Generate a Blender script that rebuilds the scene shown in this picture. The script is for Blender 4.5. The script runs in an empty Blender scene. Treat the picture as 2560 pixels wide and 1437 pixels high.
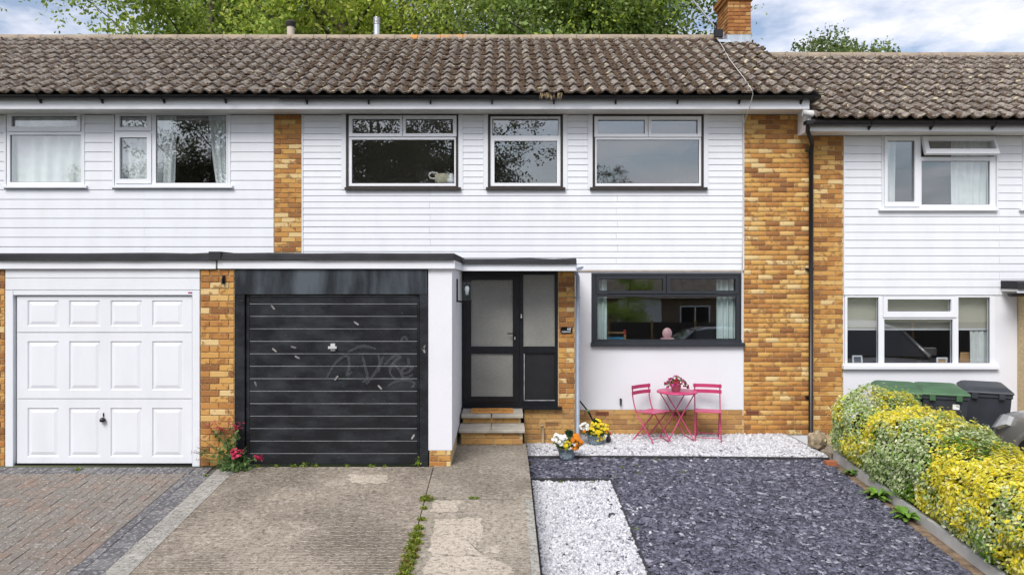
import bpy, math, random
import numpy as np
from mathutils import Vector, Matrix
random.seed(7); rng = np.random.default_rng(7)
scene = bpy.context.scene
COL = scene.collection
# ------------------------------------------------------------------ camera, sky, sun, exposure
F, CX, CY, EYE = 1800.0, 1255.0, 700.0, 2.2      # focal length and principal point of the photograph, eye height
cam = bpy.data.cameras.new('camera'); cam_o = bpy.data.objects.new('camera', cam); COL.objects.link(cam_o)
cam_o.location = (0, 0, EYE); cam_o.rotation_euler = (math.radians(90), 0, 0)
cam.sensor_width = 36; cam.lens = 36 * F / 2560
cam.shift_x = (1280 - CX) / 2560; cam.shift_y = -(718.5 - CY) / 2560
cam.clip_start = 0.05; cam.clip_end = 2000
scene.camera = cam_o
SUN_AZ, SUN_EL = math.radians(203), math.radians(48)   # azimuth clockwise from +Y
world = bpy.data.worlds.new('World'); scene.world = world; world.use_nodes = True
nt = world.node_tree; nt.nodes.clear()
wo = nt.nodes.new('ShaderNodeOutputWorld'); bg = nt.nodes.new('ShaderNodeBackground')
sky = nt.nodes.new('ShaderNodeTexSky'); sky.sky_type = 'NISHITA'; sky.sun_disc = False
sky.sun_elevation = SUN_EL; sky.sun_rotation = SUN_AZ; sky.air_density = 1.0; sky.dust_density = 2.4; sky.ozone_density = 1.2
tc = nt.nodes.new('ShaderNodeTexCoord'); sp = nt.nodes.new('ShaderNodeSeparateXYZ'); nt.links.new(tc.outputs['Generated'], sp.inputs[0])
def wmath(op, a, b=None):
    n = nt.nodes.new('ShaderNodeMath'); n.operation = op
    for i, v in enumerate((a, b)):
        if v is None: continue
        if isinstance(v, (int, float)): n.inputs[i].default_value = v
        else: nt.links.new(v, n.inputs[i])
    return n.outputs[0]
zz = wmath('ADD', wmath('MAXIMUM', sp.outputs['Z'], 0.0), 0.16)
cb = nt.nodes.new('ShaderNodeCombineXYZ')
nt.links.new(wmath('DIVIDE', sp.outputs['X'], zz), cb.inputs[0]); nt.links.new(wmath('DIVIDE', sp.outputs['Y'], zz), cb.inputs[1])
ns = nt.nodes.new('ShaderNodeTexNoise'); ns.inputs['Scale'].default_value = 2.6; ns.inputs['Detail'].default_value = 7; ns.inputs['Roughness'].default_value = .58
nt.links.new(cb.outputs[0], ns.inputs['Vector'])
rp = nt.nodes.new('ShaderNodeValToRGB'); rp.color_ramp.elements[0].position = .42; rp.color_ramp.elements[1].position = .64; rp.color_ramp.elements[0].color = (.12, .12, .12, 1)
nt.links.new(ns.outputs['Fac'], rp.inputs[0])
ns2 = nt.nodes.new('ShaderNodeTexNoise'); ns2.inputs['Scale'].default_value = 1.5; ns2.inputs['Detail'].default_value = 5
nt.links.new(cb.outputs[0], ns2.inputs['Vector'])
rp2 = nt.nodes.new('ShaderNodeValToRGB'); rp2.color_ramp.elements[0].position = .3; rp2.color_ramp.elements[1].position = .7
rp2.color_ramp.elements[0].color = (5.6, 5.7, 6.4, 1); rp2.color_ramp.elements[1].color = (8.2, 8.0, 8.4, 1)
nt.links.new(ns2.outputs['Fac'], rp2.inputs[0])
mx = nt.nodes.new('ShaderNodeMix'); mx.data_type = 'RGBA'
nt.links.new(rp.outputs[0], mx.inputs[0]); nt.links.new(sky.outputs[0], mx.inputs[6]); nt.links.new(rp2.outputs[0], mx.inputs[7])
nt.links.new(mx.outputs[2], bg.inputs['Color']); bg.inputs['Strength'].default_value = 0.105
nt.links.new(bg.outputs[0], wo.inputs['Surface'])
sun = bpy.data.lights.new('sun', 'SUN'); sun_o = bpy.data.objects.new('sun', sun); COL.objects.link(sun_o)
sun.energy = 2.0; sun.angle = math.radians(28); sun.color = (1, .975, .94)
sd = Vector((math.sin(SUN_AZ) * math.cos(SUN_EL), math.cos(SUN_AZ) * math.cos(SUN_EL), math.sin(SUN_EL)))
sun_o.rotation_euler = sd.to_track_quat('Z', 'Y').to_euler(); sun_o.location = (-10, -20, 30)
vs = scene.view_settings; vs.view_transform = 'Standard'; vs.look = 'None'; vs.gamma = 1; vs.use_curve_mapping = False; vs.exposure = 0.62
scene.cycles.use_denoising = True; scene.cycles.max_bounces = 8; scene.cycles.transparent_max_bounces = 12

# ------------------------------------------------------------------ helpers
YM, YP, YG, YC = 11.25, 10.59, 8.53, 10.0       # main wall, porch wall, garage front, porch canopy
def PX(px, d): return (px - CX) * d / F
def PZ(py, d): return EYE + (CY - py) * d / F
def RC(x0, y0, x1, y1, d): return PX(x0, d), PX(x1, d), PZ(y1, d), PZ(y0, d)   # x0,x1,z0,z1
def gz_drive(y): return 0.0 if y >= YG else max(-.95, -.1 * (YG - y))
def gz_garden(y): return -.21 if y >= 9.75 else max(-.95, -.21 - .1 * (9.75 - y))
def gz_right(y): return -.35 if y >= 9.5 else max(-.95, -.35 - .07 * (9.5 - y))

def tag(o, label=None, cat=None, group=None, kind=None):
    if label: o['label'] = label
    if cat: o['category'] = cat
    if group: o['group'] = group
    if kind: o['kind'] = kind
    return o
def link(name, me, parent=None, loc=None, inv=None):
    o = bpy.data.objects.new(name, me); COL.objects.link(o)
    if loc is not None: o.location = loc
    if parent is not None:
        o.parent = parent
        o.matrix_parent_inverse = Matrix.Translation(-base_loc(parent)) if inv is None else inv
    return o
def base_loc(o):
    v = Vector((0, 0, 0))
    while o is not None:
        v += Vector(o.location); 
        if o.parent is not None: v += o.matrix_parent_inverse.translation
        o = o.parent
    return v
ID = Matrix.Identity(4)
def empty(name, loc=(0, 0, 0), rz=0):
    o = bpy.data.objects.new(name, None); COL.objects.link(o); o.location = loc; o.rotation_euler = (0, 0, rz); o.empty_display_size = .2
    return o
class MB:
    def __init__(s): s.v = []; s.f = []; s.m = []; s.sm = []
    def add(s, vs_, fs, m=0, smooth=False):
        k = len(s.v); s.v += [tuple(p) for p in vs_]
        for f in fs: s.f.append(tuple(i + k for i in f)); s.m.append(m); s.sm.append(smooth)
        return s
    def box(s, x0, x1, y0, y1, z0, z1, m=0):
        return s.add([(x0,y0,z0),(x1,y0,z0),(x1,y1,z0),(x0,y1,z0),(x0,y0,z1),(x1,y0,z1),(x1,y1,z1),(x0,y1,z1)],
                     [(0,3,2,1),(4,5,6,7),(0,1,5,4),(1,2,6,5),(2,3,7,6),(3,0,4,7)], m)
    def cbox(s, x0, x1, y0, y1, z0, z1, c=.004, m=0):   # box whose front (low y) face is chamfered
        P = [(x0,y0+c,z0),(x1,y0+c,z0),(x1,y0+c,z1),(x0,y0+c,z1),(x0+c,y0,z0+c),(x1-c,y0,z0+c),(x1-c,y0,z1-c),(x0+c,y0,z1-c),(x0,y1,z0),(x1,y1,z0),(x1,y1,z1),(x0,y1,z1)]
        return s.add(P, [(4,5,6,7),(0,1,5,4),(1,2,6,5),(2,3,7,6),(3,0,4,7),(0,8,9,1),(1,9,10,2),(2,10,11,3),(3,11,8,0),(8,11,10,9)], m)
    def tube(s, pts, r, n=8, m=0, cap=True, smooth=True):
        pts = [Vector(p) for p in pts]; rs = r if isinstance(r, (list, tuple)) else [r] * len(pts)
        rings = []; up = Vector((0.123, .97, .21))
        for i, p in enumerate(pts):
            t = (pts[min(i + 1, len(pts) - 1)] - pts[max(i - 1, 0)]).normalized()
            a = t.cross(up); a = a.normalized() if a.length > 1e-4 else Vector((1, 0, 0)); b = t.cross(a)
            rings.append([p + (a * math.cos(6.28318 * k / n) + b * math.sin(6.28318 * k / n)) * rs[i] for k in range(n)])
        k0 = [v for r_ in rings for v in r_]; fs = []
        for i in range(len(pts) - 1):
            for k in range(n): fs.append((i*n+k, i*n+(k+1)%n, (i+1)*n+(k+1)%n, (i+1)*n+k))
        s.add(k0, fs, m, smooth)
        if cap:
            q = len(s.v) - len(k0)
            s.f.append(tuple(q + k for k in range(n))); s.m.append(m); s.sm.append(False)
            s.f.append(tuple(q + (len(pts)-1)*n + k for k in reversed(range(n)))); s.m.append(m); s.sm.append(False)
        return s
    def lathe(s, prof, c=(0, 0, 0), n=20, m=0, smooth=True):
        vs_ = [(c[0]+r*math.cos(6.28318*k/n), c[1]+r*math.sin(6.28318*k/n), c[2]+z) for r, z in prof for k in range(n)]
        fs = [(i*n+k, i*n+(k+1)%n, (i+1)*n+(k+1)%n, (i+1)*n+k) for i in range(len(prof)-1) for k in range(n)]
        return s.add(vs_, fs, m, smooth)
    def prism_x(s, prof, x0, x1, m=0):                   # prof: closed (y,z) outline extruded along x
        n = len(prof)
        s.add([(x0, y, z) for y, z in prof] + [(x1, y, z) for y, z in prof],
              [(i, (i+1) % n, n+(i+1) % n, n+i) for i in range(n)] + [tuple(reversed(range(n))), tuple(range(n, 2*n))], m)
        return s
    def mesh(s, name, mats):
        me = bpy.data.meshes.new(name); me.from_pydata(s.v, [], s.f)
        mats = mats if isinstance(mats, (list, tuple)) else [mats]
        for m in mats: me.materials.append(m)
        if len(mats) > 1: me.polygons.foreach_set('material_index', s.m)
        me.polygons.foreach_set('use_smooth', s.sm); me.update(); return me
    def build(s, name, mats, parent=None, inv=None): return link(name, s.mesh(name, mats), parent, None, inv)

def holed(mb, x0, x1, z0, z1, y0, y1, holes, m=0):
    xs = sorted({x0, x1} | {min(max(v, x0), x1) for h in holes for v in h[:2]}); zs = sorted({z0, z1} | {min(max(v, z0), z1) for h in holes for v in h[2:]})
    for j in range(len(zs) - 1):
        run = None
        for i in range(len(xs) - 1):
            cx_, cz_ = (xs[i] + xs[i+1]) / 2, (zs[j] + zs[j+1]) / 2
            solid = not any(h[0] < cx_ < h[1] and h[2] < cz_ < h[3] for h in holes)
            if solid: run = [run[0] if run else xs[i], xs[i+1]]
            if (not solid or i == len(xs) - 2) and run: mb.box(run[0], run[1], y0, y1, zs[j], zs[j+1], m); run = None
    return mb

# ------------------------------------------------------------------ materials
def mat(name, col, rough=.6, metal=0, var=.0, vscale=6, bump=0, bscale=60, spec=.5, col2=None, detail=6, coat=0):
    m = bpy.data.materials.new(name); m.use_nodes = True; n = m.node_tree; b = n.nodes['Principled BSDF']
    b.inputs['Base Color'].default_value = (*col, 1); b.inputs['Roughness'].default_value = rough; b.inputs['Metallic'].default_value = metal
    b.inputs['Specular IOR Level'].default_value = spec; b.inputs['Coat Weight'].default_value = coat
    g = n.nodes.new('ShaderNodeNewGeometry')
    if var or col2:
        t = n.nodes.new('ShaderNodeTexNoise'); t.inputs['Scale'].default_value = vscale; t.inputs['Detail'].default_value = detail; n.links.new(g.outputs['Position'], t.inputs['Vector'])
        r = n.nodes.new('ShaderNodeValToRGB'); r.color_ramp.elements[0].position = .33; r.color_ramp.elements[1].position = .67
        c2 = col2 or tuple(min(1, c * (1 + var)) for c in col); c1 = col if col2 else tuple(c * (1 - var) for c in col)
        r.color_ramp.elements[0].color = (*c1, 1); r.color_ramp.elements[1].color = (*c2, 1)
        n.links.new(t.outputs['Fac'], r.inputs[0]); n.links.new(r.outputs[0], b.inputs['Base Color'])
    if bump:
        t = n.nodes.new('ShaderNodeTexNoise'); t.inputs['Scale'].default_value = bscale; t.inputs['Detail'].default_value = 5; n.links.new(g.outputs['Position'], t.inputs['Vector'])
        q = n.nodes.new('ShaderNodeBump'); q.inputs['Strength'].default_value = bump; q.inputs['Distance'].default_value = .01
        n.links.new(t.outputs['Fac'], q.inputs['Height']); n.links.new(q.outputs[0], b.inputs['Normal'])
    return m
class NG:                                               # small node-graph helper
    def __init__(s, name):
        s.m = bpy.data.materials.new(name); s.m.use_nodes = True; s.t = s.m.node_tree; s.b = s.t.nodes['Principled BSDF']; s.out = s.t.nodes['Material Output']
        s.pos = s.t.nodes.new('ShaderNodeNewGeometry').outputs['Position']
    def n(s, ty, **kw):
        q = s.t.nodes.new(ty)
        for k, v in kw.items():
            if k in q.inputs: s.set(q.inputs[k], v)
            else: setattr(q, k, v)
        return q
    def set(s, inp, v):
        if isinstance(v, bpy.types.NodeSocket): s.t.links.new(v, inp)
        else: inp.default_value = v
    def noise(s, scale, detail=5, vec=None, rough=.55): return s.n('ShaderNodeTexNoise', Scale=scale, Detail=detail, Roughness=rough, Vector=vec or s.pos).outputs['Fac']
    def ramp(s, fac, stops, mode='LINEAR'):
        q = s.n('ShaderNodeValToRGB'); cr = q.color_ramp; cr.interpolation = mode
        while len(cr.elements) < len(stops): cr.elements.new(.5)
        for e, (p, c) in zip(cr.elements, stops):
            e.position = p; e.color = (*c, 1) if isinstance(c, tuple) else (c, c, c, 1)
        s.t.links.new(fac, q.inputs[0]); return q.outputs[0]
    def math(s, op, a, b=0.0):
        q = s.n('ShaderNodeMath', operation=op); s.set(q.inputs[0], a); s.set(q.inputs[1], b); return q.outputs[0]
    def mix(s, f, a, b, blend='MIX'):
        q = s.n('ShaderNodeMix', data_type='RGBA', blend_type=blend)
        for i, v in ((0, f), (6, a), (7, b)): s.set(q.inputs[i], (*v, 1) if isinstance(v, tuple) and len(v) == 3 else v)
        return q.outputs[2]
    def bump(s, h, strength=.3, dist=.01):
        q = s.n('ShaderNodeBump', Strength=strength, Distance=dist, Height=h); s.t.links.new(q.outputs[0], s.b.inputs['Normal'])
    def rnd(s):
        a = s.n('ShaderNodeAttribute', attribute_name='rnd').outputs['Fac']; o = s.n('ShaderNodeObjectInfo').outputs['Random']
        return s.math('FRACT', s.math('ADD', a, o))
    def base(s, c, rough=.8, spec=.4):
        s.set(s.b.inputs['Base Color'], (*c, 1) if isinstance(c, tuple) else c); s.set(s.b.inputs['Roughness'], rough); s.b.inputs['Specular IOR Level'].default_value = spec

def m_brick(name, tones, mark, pale=(.62, .42, .17)):
    g = NG(name); r = g.rnd()
    c = g.ramp(r, [(i / len(tones), t) for i, t in enumerate(tones)], 'CONSTANT')
    off = g.n('ShaderNodeCombineXYZ', X=g.math('MULTIPLY', r, 37.0), Y=0.0, Z=0.0).outputs[0]
    v = g.n('ShaderNodeVectorMath', operation='ADD'); g.set(v.inputs[0], g.pos); g.set(v.inputs[1], off); v = v.outputs[0]
    c = g.mix(g.ramp(g.noise(11, 2, v), [(.56, 0.0), (.62, .75)]), c, mark)          # kiss marks of the kiln
    c = g.mix(g.ramp(g.noise(60, 4, v), [(.4, 0.0), (.8, .3)]), c, pale)
    g.base(c, .85); g.bump(g.noise(180, 4), .35, .004); return g.m
BUFF = [tuple((a_, b_ * 1.06, c_ * 1.1 + .003)[k_] for k_ in range(3)) for a_, b_, c_ in [(.55,.275,.07), (.47,.205,.045), (.6,.36,.12), (.4,.16,.036), (.56,.3,.075), (.22,.078,.022), (.5,.235,.055), (.66,.46,.21), (.43,.18,.04), (.27,.10,.027), (.57,.31,.08), (.5,.235,.055), (.6,.35,.115), (.31,.12,.032)]]
BUFF_ = [(.52,.29,.088), (.46,.22,.055), (.58,.36,.13), (.42,.2,.052), (.55,.31,.08), (.24,.095,.026), (.5,.26,.07), (.62,.42,.18), (.44,.21,.055), (.3,.125,.034), (.54,.3,.085), (.48,.24,.06)]
M_BRICK = m_brick('buff_brick', BUFF, (.25, .1, .028))
M_BRICKR = m_brick('chimney_brick', [(.36,.15,.045), (.3,.12,.035), (.42,.2,.06), (.33,.13,.04), (.45,.27,.11), (.38,.17,.05)], (.22, .08, .025), (.42, .2, .07))
M_BRICKP = m_brick('plinth_brick', [(.5,.29,.1), (.46,.25,.08), (.53,.32,.12), (.4,.21,.075), (.5,.28,.09), (.33,.17,.07)], (.33, .18, .07))
M_MORTAR = mat('mortar', (.53, .41, .24), .95, var=.15, vscale=30, bump=.4, bscale=200)
M_WHITE = mat('white_upvc', (.775, .795, .835), .35, var=.025, vscale=3)
def m_clad():
    g = NG('white_cladding'); mp = g.n('ShaderNodeMapping', Vector=g.pos); mp.inputs['Scale'].default_value = (2.5, 1, .7)
    c = g.mix(g.ramp(g.noise(1.6, 7, mp.outputs[0]), [(.42, 0.0), (.85, .55)]), (.755, .78, .825), (.64, .66, .675)); g.base(c, .42); return g.m
M_CLAD = m_clad()
def m_render():
    g = NG('white_render'); c = g.mix(g.ramp(g.noise(1.3, 6), [(.4, 0.0), (.75, .5)]), (.745, .755, .80), (.65, .66, .69))
    c = g.mix(g.ramp(g.noise(26, 3), [(.70, 0.0), (.76, .5)]), c, (.55, .55, .52)); g.base(c, .85); g.bump(g.noise(90, 6), .25, .006); return g.m
M_RENDER = m_render()
M_SOFFIT = mat('soffit', (.7, .69, .66), .5, var=.08, vscale=2)
M_BLACKP = mat('black_plastic', (.007, .007, .009), .35)
M_BROWN = mat('dark_brown_timber', (.03, .022, .02), .5, var=.3, vscale=12)
M_ANTH = mat('anthracite_frame', (.026, .03, .038), .4, var=.08, vscale=5)
M_GREYPIPE = mat('grey_pipe', (.27, .32, .4), .45, var=.1, vscale=6)
M_METAL = mat('galvanised', (.62, .64, .66), .35, .8, var=.1, vscale=14)
M_LEAD = mat('lead_flashing', (.42, .48, .55), .5, .1, var=.18, vscale=9, bump=.2, bscale=30)
def m_black_door():
    g = NG('worn_black_paint'); mp = g.n('ShaderNodeMapping', Vector=g.pos); mp.inputs['Scale'].default_value = (1, 1, 2.2)
    c = g.mix(g.ramp(g.noise(2.6, 7, mp.outputs[0], .65), [(.45, 0.0), (.8, .55)]), (.008, .009, .012), (.06, .072, .084))
    c = g.mix(g.ramp(g.noise(45, 3), [(.71, 0.0), (.74, .6)]), c, (.18, .19, .2)); g.base(c, g.ramp(g.noise(4, 4), [(.3, .35), (.7, .6)])); return g.m
M_BDOOR = m_black_door()
def m_lintel():
    g = NG('weathered_black_board'); mp = g.n('ShaderNodeMapping', Vector=g.pos); mp.inputs['Scale'].default_value = (3.2, 1, .7)
    c = g.mix(g.ramp(g.noise(1.6, 6, mp.outputs[0], .6), [(.38, 0.0), (.7, .9)]), (.010, .013, .018), (.085, .105, .125)); g.base(c, .5); return g.m
M_LINTEL = m_lintel()
M_LIP = mat('worn_paint_edge', (.38, .4, .42), .5, var=.35, vscale=3)
M_FELT = mat('roofing_felt', (.026, .026, .03), .9, var=.25, vscale=4, bump=.5, bscale=160)
M_SLAB = mat('step_slab', (.40, .37, .31), .9, var=.2, vscale=5, bump=.3, bscale=90)
def m_tile(name, moss, lich):
    g = NG(name); r = g.rnd()
    c = g.ramp(r, [(0, (.155,.134,.118)), (.25, (.205,.18,.157)), (.5, (.125,.108,.097)), (.75, (.18,.156,.135))], 'CONSTANT')
    c = g.mix(g.ramp(g.noise(9, 6, None, .7), [(.46, 0.0), (.6, .85)]), c, (.36, .32, .27)); c = g.mix(g.ramp(g.noise(5, 5, None, .7), [(.5, 0.0), (.64, .75)]), c, (.095, .07, .06))
    c = g.mix(g.ramp(g.noise(9.5, 6, None, .7), [(.62 - moss, 0.0), (.68 - moss, .9)]), c, (.085, .055, .042))
    lv = g.n('ShaderNodeMapping', Vector=g.pos); lv.inputs['Location'].default_value = (31, 5, 2)
    c = g.mix(g.ramp(g.noise(7.5, 4, lv.outputs[0]), [(.655 - lich, 0.0), (.69 - lich, .9)]), c, (.56, .50, .31))
    c = g.mix(g.ramp(g.noise(24, 3, lv.outputs[0]), [(.66, 0.0), (.72, .8)]), c, (.5, .48, .43))
    g.base(c, .92, .2); g.bump(g.noise(130, 5), .5, .006); return g.m
M_TILE = m_tile('roof_tile', .085, .025); M_TILEL = m_tile('roof_tile_cleaner', .045, -.012)
def m_ridge():
    g = NG('ridge_tile'); c = g.mix(g.ramp(g.noise(5, 5), [(.35, 0.0), (.7, 1.0)]), (.36, .29, .21), (.24, .20, .16))
    c = g.mix(g.ramp(g.noise(1.9, 5), [(.655, 0.0), (.70, .9)]), c, (.58, .25, .05)); g.base(c, .9); g.bump(g.noise(90, 4), .4, .006); return g.m
M_RIDGE = m_ridge()
M_MOSS = mat('moss', (.06, .042, .032), 1, col2=(.13, .085, .05), vscale=25)
def m_glass(name, refl, tint=(.965, .98, .98)):
    m = bpy.data.materials.new(name); m.use_nodes = True; n = m.node_tree; n.nodes.clear()
    o = n.nodes.new('ShaderNodeOutputMaterial'); a = n.nodes.new('ShaderNodeBsdfTransparent'); a.inputs[0].default_value = (*tint, 1)
    gl = n.nodes.new('ShaderNodeBsdfGlossy'); gl.inputs['Roughness'].default_value = .004; gl.inputs[0].default_value = (.95, .98, 1, 1)
    dt_ = n.nodes.new('ShaderNodeVectorMath'); dt_.operation = 'DOT_PRODUCT'; g0 = n.nodes.new('ShaderNodeNewGeometry'); n.links.new(g0.outputs['Incoming'], dt_.inputs[0]); n.links.new(g0.outputs['Normal'], dt_.inputs[1])
    def mth(op, a_, b_=None):
        q_ = n.nodes.new('ShaderNodeMath'); q_.operation = op
        for i_, v_ in enumerate((a_, b_)):
            if v_ is None: continue
            if isinstance(v_, float): q_.inputs[i_].default_value = v_
            else: n.links.new(v_, q_.inputs[i_])
        return q_.outputs[0]
    ff = mth('POWER', mth('SUBTRACT', 1.0, mth('ABSOLUTE', dt_.outputs['Value'])), 5.0); ff = mth('ADD', mth('MULTIPLY', ff, 1.0 - refl), refl)     # Schlick
    mi = n.nodes.new('ShaderNodeMixShader')
    te = n.nodes.new('ShaderNodeTexNoise'); te.inputs['Scale'].default_value = 1.4; te.inputs['Detail'].default_value = 1; bu = n.nodes.new('ShaderNodeBump'); bu.inputs['Strength'].default_value = .05; bu.inputs['Distance'].default_value = .01
    ge = n.nodes.new('ShaderNodeNewGeometry'); n.links.new(ge.outputs['Position'], te.inputs['Vector']); n.links.new(te.outputs['Fac'], bu.inputs['Height']); n.links.new(bu.outputs[0], gl.inputs['Normal'])
    n.links.new(ff, mi.inputs[0]); n.links.new(a.outputs[0], mi.inputs[1]); n.links.new(gl.outputs[0], mi.inputs[2]); n.links.new(mi.outputs[0], o.inputs[0]); return m
M_GLASS = m_glass('double_glazing', .15)
def m_obscure():
    g = NG('obscure_glass'); v = g.n('ShaderNodeTexVoronoi', Scale=62.0, Vector=g.pos, feature='DISTANCE_TO_EDGE').outputs['Distance']
    c = g.mix(g.noise(3.0, 3), (.155, .16, .145), (.27, .265, .24)); c = g.mix(g.ramp(v, [(.0, .6), (.12, 0.0)]), c, (.36, .365, .345))
    g.base(c, .22, .6); g.bump(v, .28, .012); return g.m
M_OBSC = m_obscure()
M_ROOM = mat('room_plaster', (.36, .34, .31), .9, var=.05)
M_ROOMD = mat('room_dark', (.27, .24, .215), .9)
M_CURT = mat('sheer_curtain', (.72, .75, .75), .9, var=.05, vscale=8)
M_BLIND = mat('blind_cloth', (.5, .47, .41), .9)
def m_conc(name, a, b, c3, lines=0.0):
    g = NG(name)
    c = g.mix(g.ramp(g.noise(1.1, 7, None, .62), [(.34, 0.0), (.66, 1.0)]), a, b)
    c = g.mix(g.ramp(g.noise(5.0, 7, None, .65), [(.58, 0.0), (.66, .6)]), c, c3)
    c = g.mix(g.ramp(g.noise(26, 6, None, .85), [(.38, .95), (.52, 0.0)]), c, tuple(v * .35 for v in a)); c = g.mix(g.ramp(g.noise(17, 5, None, .8), [(.53, 0.0), (.62, .75)]), c, c3)
    c = g.mix(g.ramp(g.noise(110, 3), [(.63, 0.0), (.68, .7)]), c, (.5, .46, .4))
    h = g.noise(70, 6, None, .7)
    if lines:
        w = g.n('ShaderNodeTexWave', bands_direction='Y', Scale=11.0, Distortion=5.0, Detail=3.0, Vector=g.pos); w.inputs['Detail Scale'].default_value = 1.6
        amt = g.ramp(g.noise(.8, 4), [(.38, 0.0), (.6, lines)])
        k = g.math('MULTIPLY', w.outputs['Fac'], amt); h = g.math('ADD', h, g.math('MULTIPLY', k, 1.6))
        c = g.mix(g.math('MULTIPLY', g.ramp(w.outputs['Fac'], [(.1, .8), (.45, 0.0)]), amt), c, tuple(v * .4 for v in a))
    g.base(c, .92, .25); g.bump(h, .8, .014); return g.m
M_DRIVE = m_conc('driveway_concrete', (.315, .268, .213), (.42, .362, .292), (.56, .49, .405), 1.0)
M_PATH = m_conc('path_concrete', (.32, .28, .225), (.41, .36, .29), (.52, .46, .375), .9)
M_PALE = m_conc('pale_concrete', (.5, .435, .35), (.57, .5, .41), (.64, .57, .48), .5)
M_STRIP = m_conc('edging_concrete', (.31, .295, .265), (.42, .40, .36), (.52, .5, .45))
def m_paver():
    g = NG('block_paver'); r = g.rnd()
    c = g.ramp(r, [(0, (.205,.158,.128)), (.2, (.172,.148,.128)), (.4, (.22,.155,.12)), (.6, (.178,.155,.135)), (.8, (.2,.16,.132))], 'CONSTANT')
    c = g.mix(g.ramp(g.noise(2.2, 6, None, .65), [(.36, 0.0), (.62, .9)]), c, (.195, .18, .16))
    c = g.mix(g.ramp(g.noise(38, 4, None, .7), [(.55, 0.0), (.63, .75)]), c, (.42, .40, .37))
    g.base(c, .9, .25); g.bump(g.noise(120, 5), .6, .006); return g.m
def m_paverg():
    g = NG('grey_block_paver'); r = g.rnd()
    c = g.ramp(r, [(0, (.115,.113,.12)), (.33, (.15,.147,.15)), (.66, (.10,.098,.106))], 'CONSTANT')
    c = g.mix(g.ramp(g.noise(30, 5, None, .7), [(.5, 0.0), (.62, .75)]), c, (.36, .35, .335)); g.base(c, .9, .25); g.bump(g.noise(120, 5), .6, .006); return g.m
M_PAVER, M_PAVERG = m_paver(), m_paverg()
M_JOINT = mat('joint_sand', (.09, .085, .07), 1, var=.3, vscale=20)
M_SOIL = mat('soil', (.21, .15, .10), 1, var=.35, vscale=14, bump=.8, bscale=60)
M_EDGING = mat('black_edging', (.035, .035, .04), .7, var=.3, vscale=8)
def m_chip(name, ramp_, rough):
    g = NG(name); a = g.n('ShaderNodeAttribute', attribute_name='rnd').outputs['Fac']; g.base(g.ramp(a, ramp_), rough); g.bump(g.noise(160, 3), .2, .003); return g.m
M_SLATE = m_chip('slate_chips', [(0, (.038,.039,.058)), (.4, (.082,.084,.118)), (.75, (.13,.132,.178)), (.93, (.195,.197,.25)), (1, (.36,.36,.41))], .6)
M_PEBBLE = m_chip('white_stone', [(0, (.26,.26,.28)), (.15, (.43,.435,.46)), (.6, (.55,.555,.585)), (1, (.68,.68,.7))], .75)
M_SLATEB = mat('slate_bed', (.07, .068, .09), .9, var=.4, vscale=40); M_PEBB = mat('stone_bed', (.22, .22, .23), .9, var=.4, vscale=50)
def m_leaf(name, trans=.35, rough=.55):
    m = bpy.data.materials.new(name); m.use_nodes = True; n = m.node_tree; b = n.nodes['Principled BSDF']; o = n.nodes['Material Output']
    a = n.nodes.new('ShaderNodeAttribute'); a.attribute_name = 'Col'; n.links.new(a.outputs['Color'], b.inputs['Base Color']); b.inputs['Roughness'].default_value = rough; b.inputs['Specular IOR Level'].default_value = .3
    t = n.nodes.new('ShaderNodeBsdfTranslucent'); n.links.new(a.outputs['Color'], t.inputs[0]); x = n.nodes.new('ShaderNodeMixShader'); x.inputs[0].default_value = trans
    n.links.new(b.outputs[0], x.inputs[1]); n.links.new(t.outputs[0], x.inputs[2]); n.links.new(x.outputs[0], o.inputs[0]); return m
M_LEAF = m_leaf('foliage', .42); M_PETAL = m_leaf('petals', .25, .6)
M_BARK = mat('bark', (.10, .085, .06), .95, var=.4, vscale=5, bump=.6, bscale=30)
M_PINK = mat('pink_powder_coat', (.5, .05, .15), .35, var=.06)
M_PINKP = mat('pale_pink', (.7, .42, .46), .45)
M_WOOD = mat('pale_wood', (.45, .27, .12), .6, var=.2)

# ------------------------------------------------------------------ numpy geometry: many small pieces in one mesh
def np_mesh(name, V, Fq, mats, face_attr=None, col=None, smooth=False):
    me = bpy.data.meshes.new(name); k = Fq.shape[1]
    me.vertices.add(len(V)); me.vertices.foreach_set('co', V.astype(np.float32).ravel())
    me.loops.add(Fq.size); me.loops.foreach_set('vertex_index', Fq.astype(np.int32).ravel())
    me.polygons.add(len(Fq)); me.polygons.foreach_set('loop_start', np.arange(0, Fq.size, k, dtype=np.int32))
    me.materials.append(mats); me.update(calc_edges=True)
    if face_attr is not None:
        a = me.attributes.new('rnd', 'FLOAT', 'FACE'); a.data.foreach_set('value', face_attr.astype(np.float32))
    if col is not None:
        a = me.attributes.new('Col', 'FLOAT_COLOR', 'FACE'); a.data.foreach_set('color', np.c_[col, np.ones(len(col))].astype(np.float32).ravel())
    if smooth: me.polygons.foreach_set('use_smooth', np.ones(len(Fq), bool))
    return me
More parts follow.
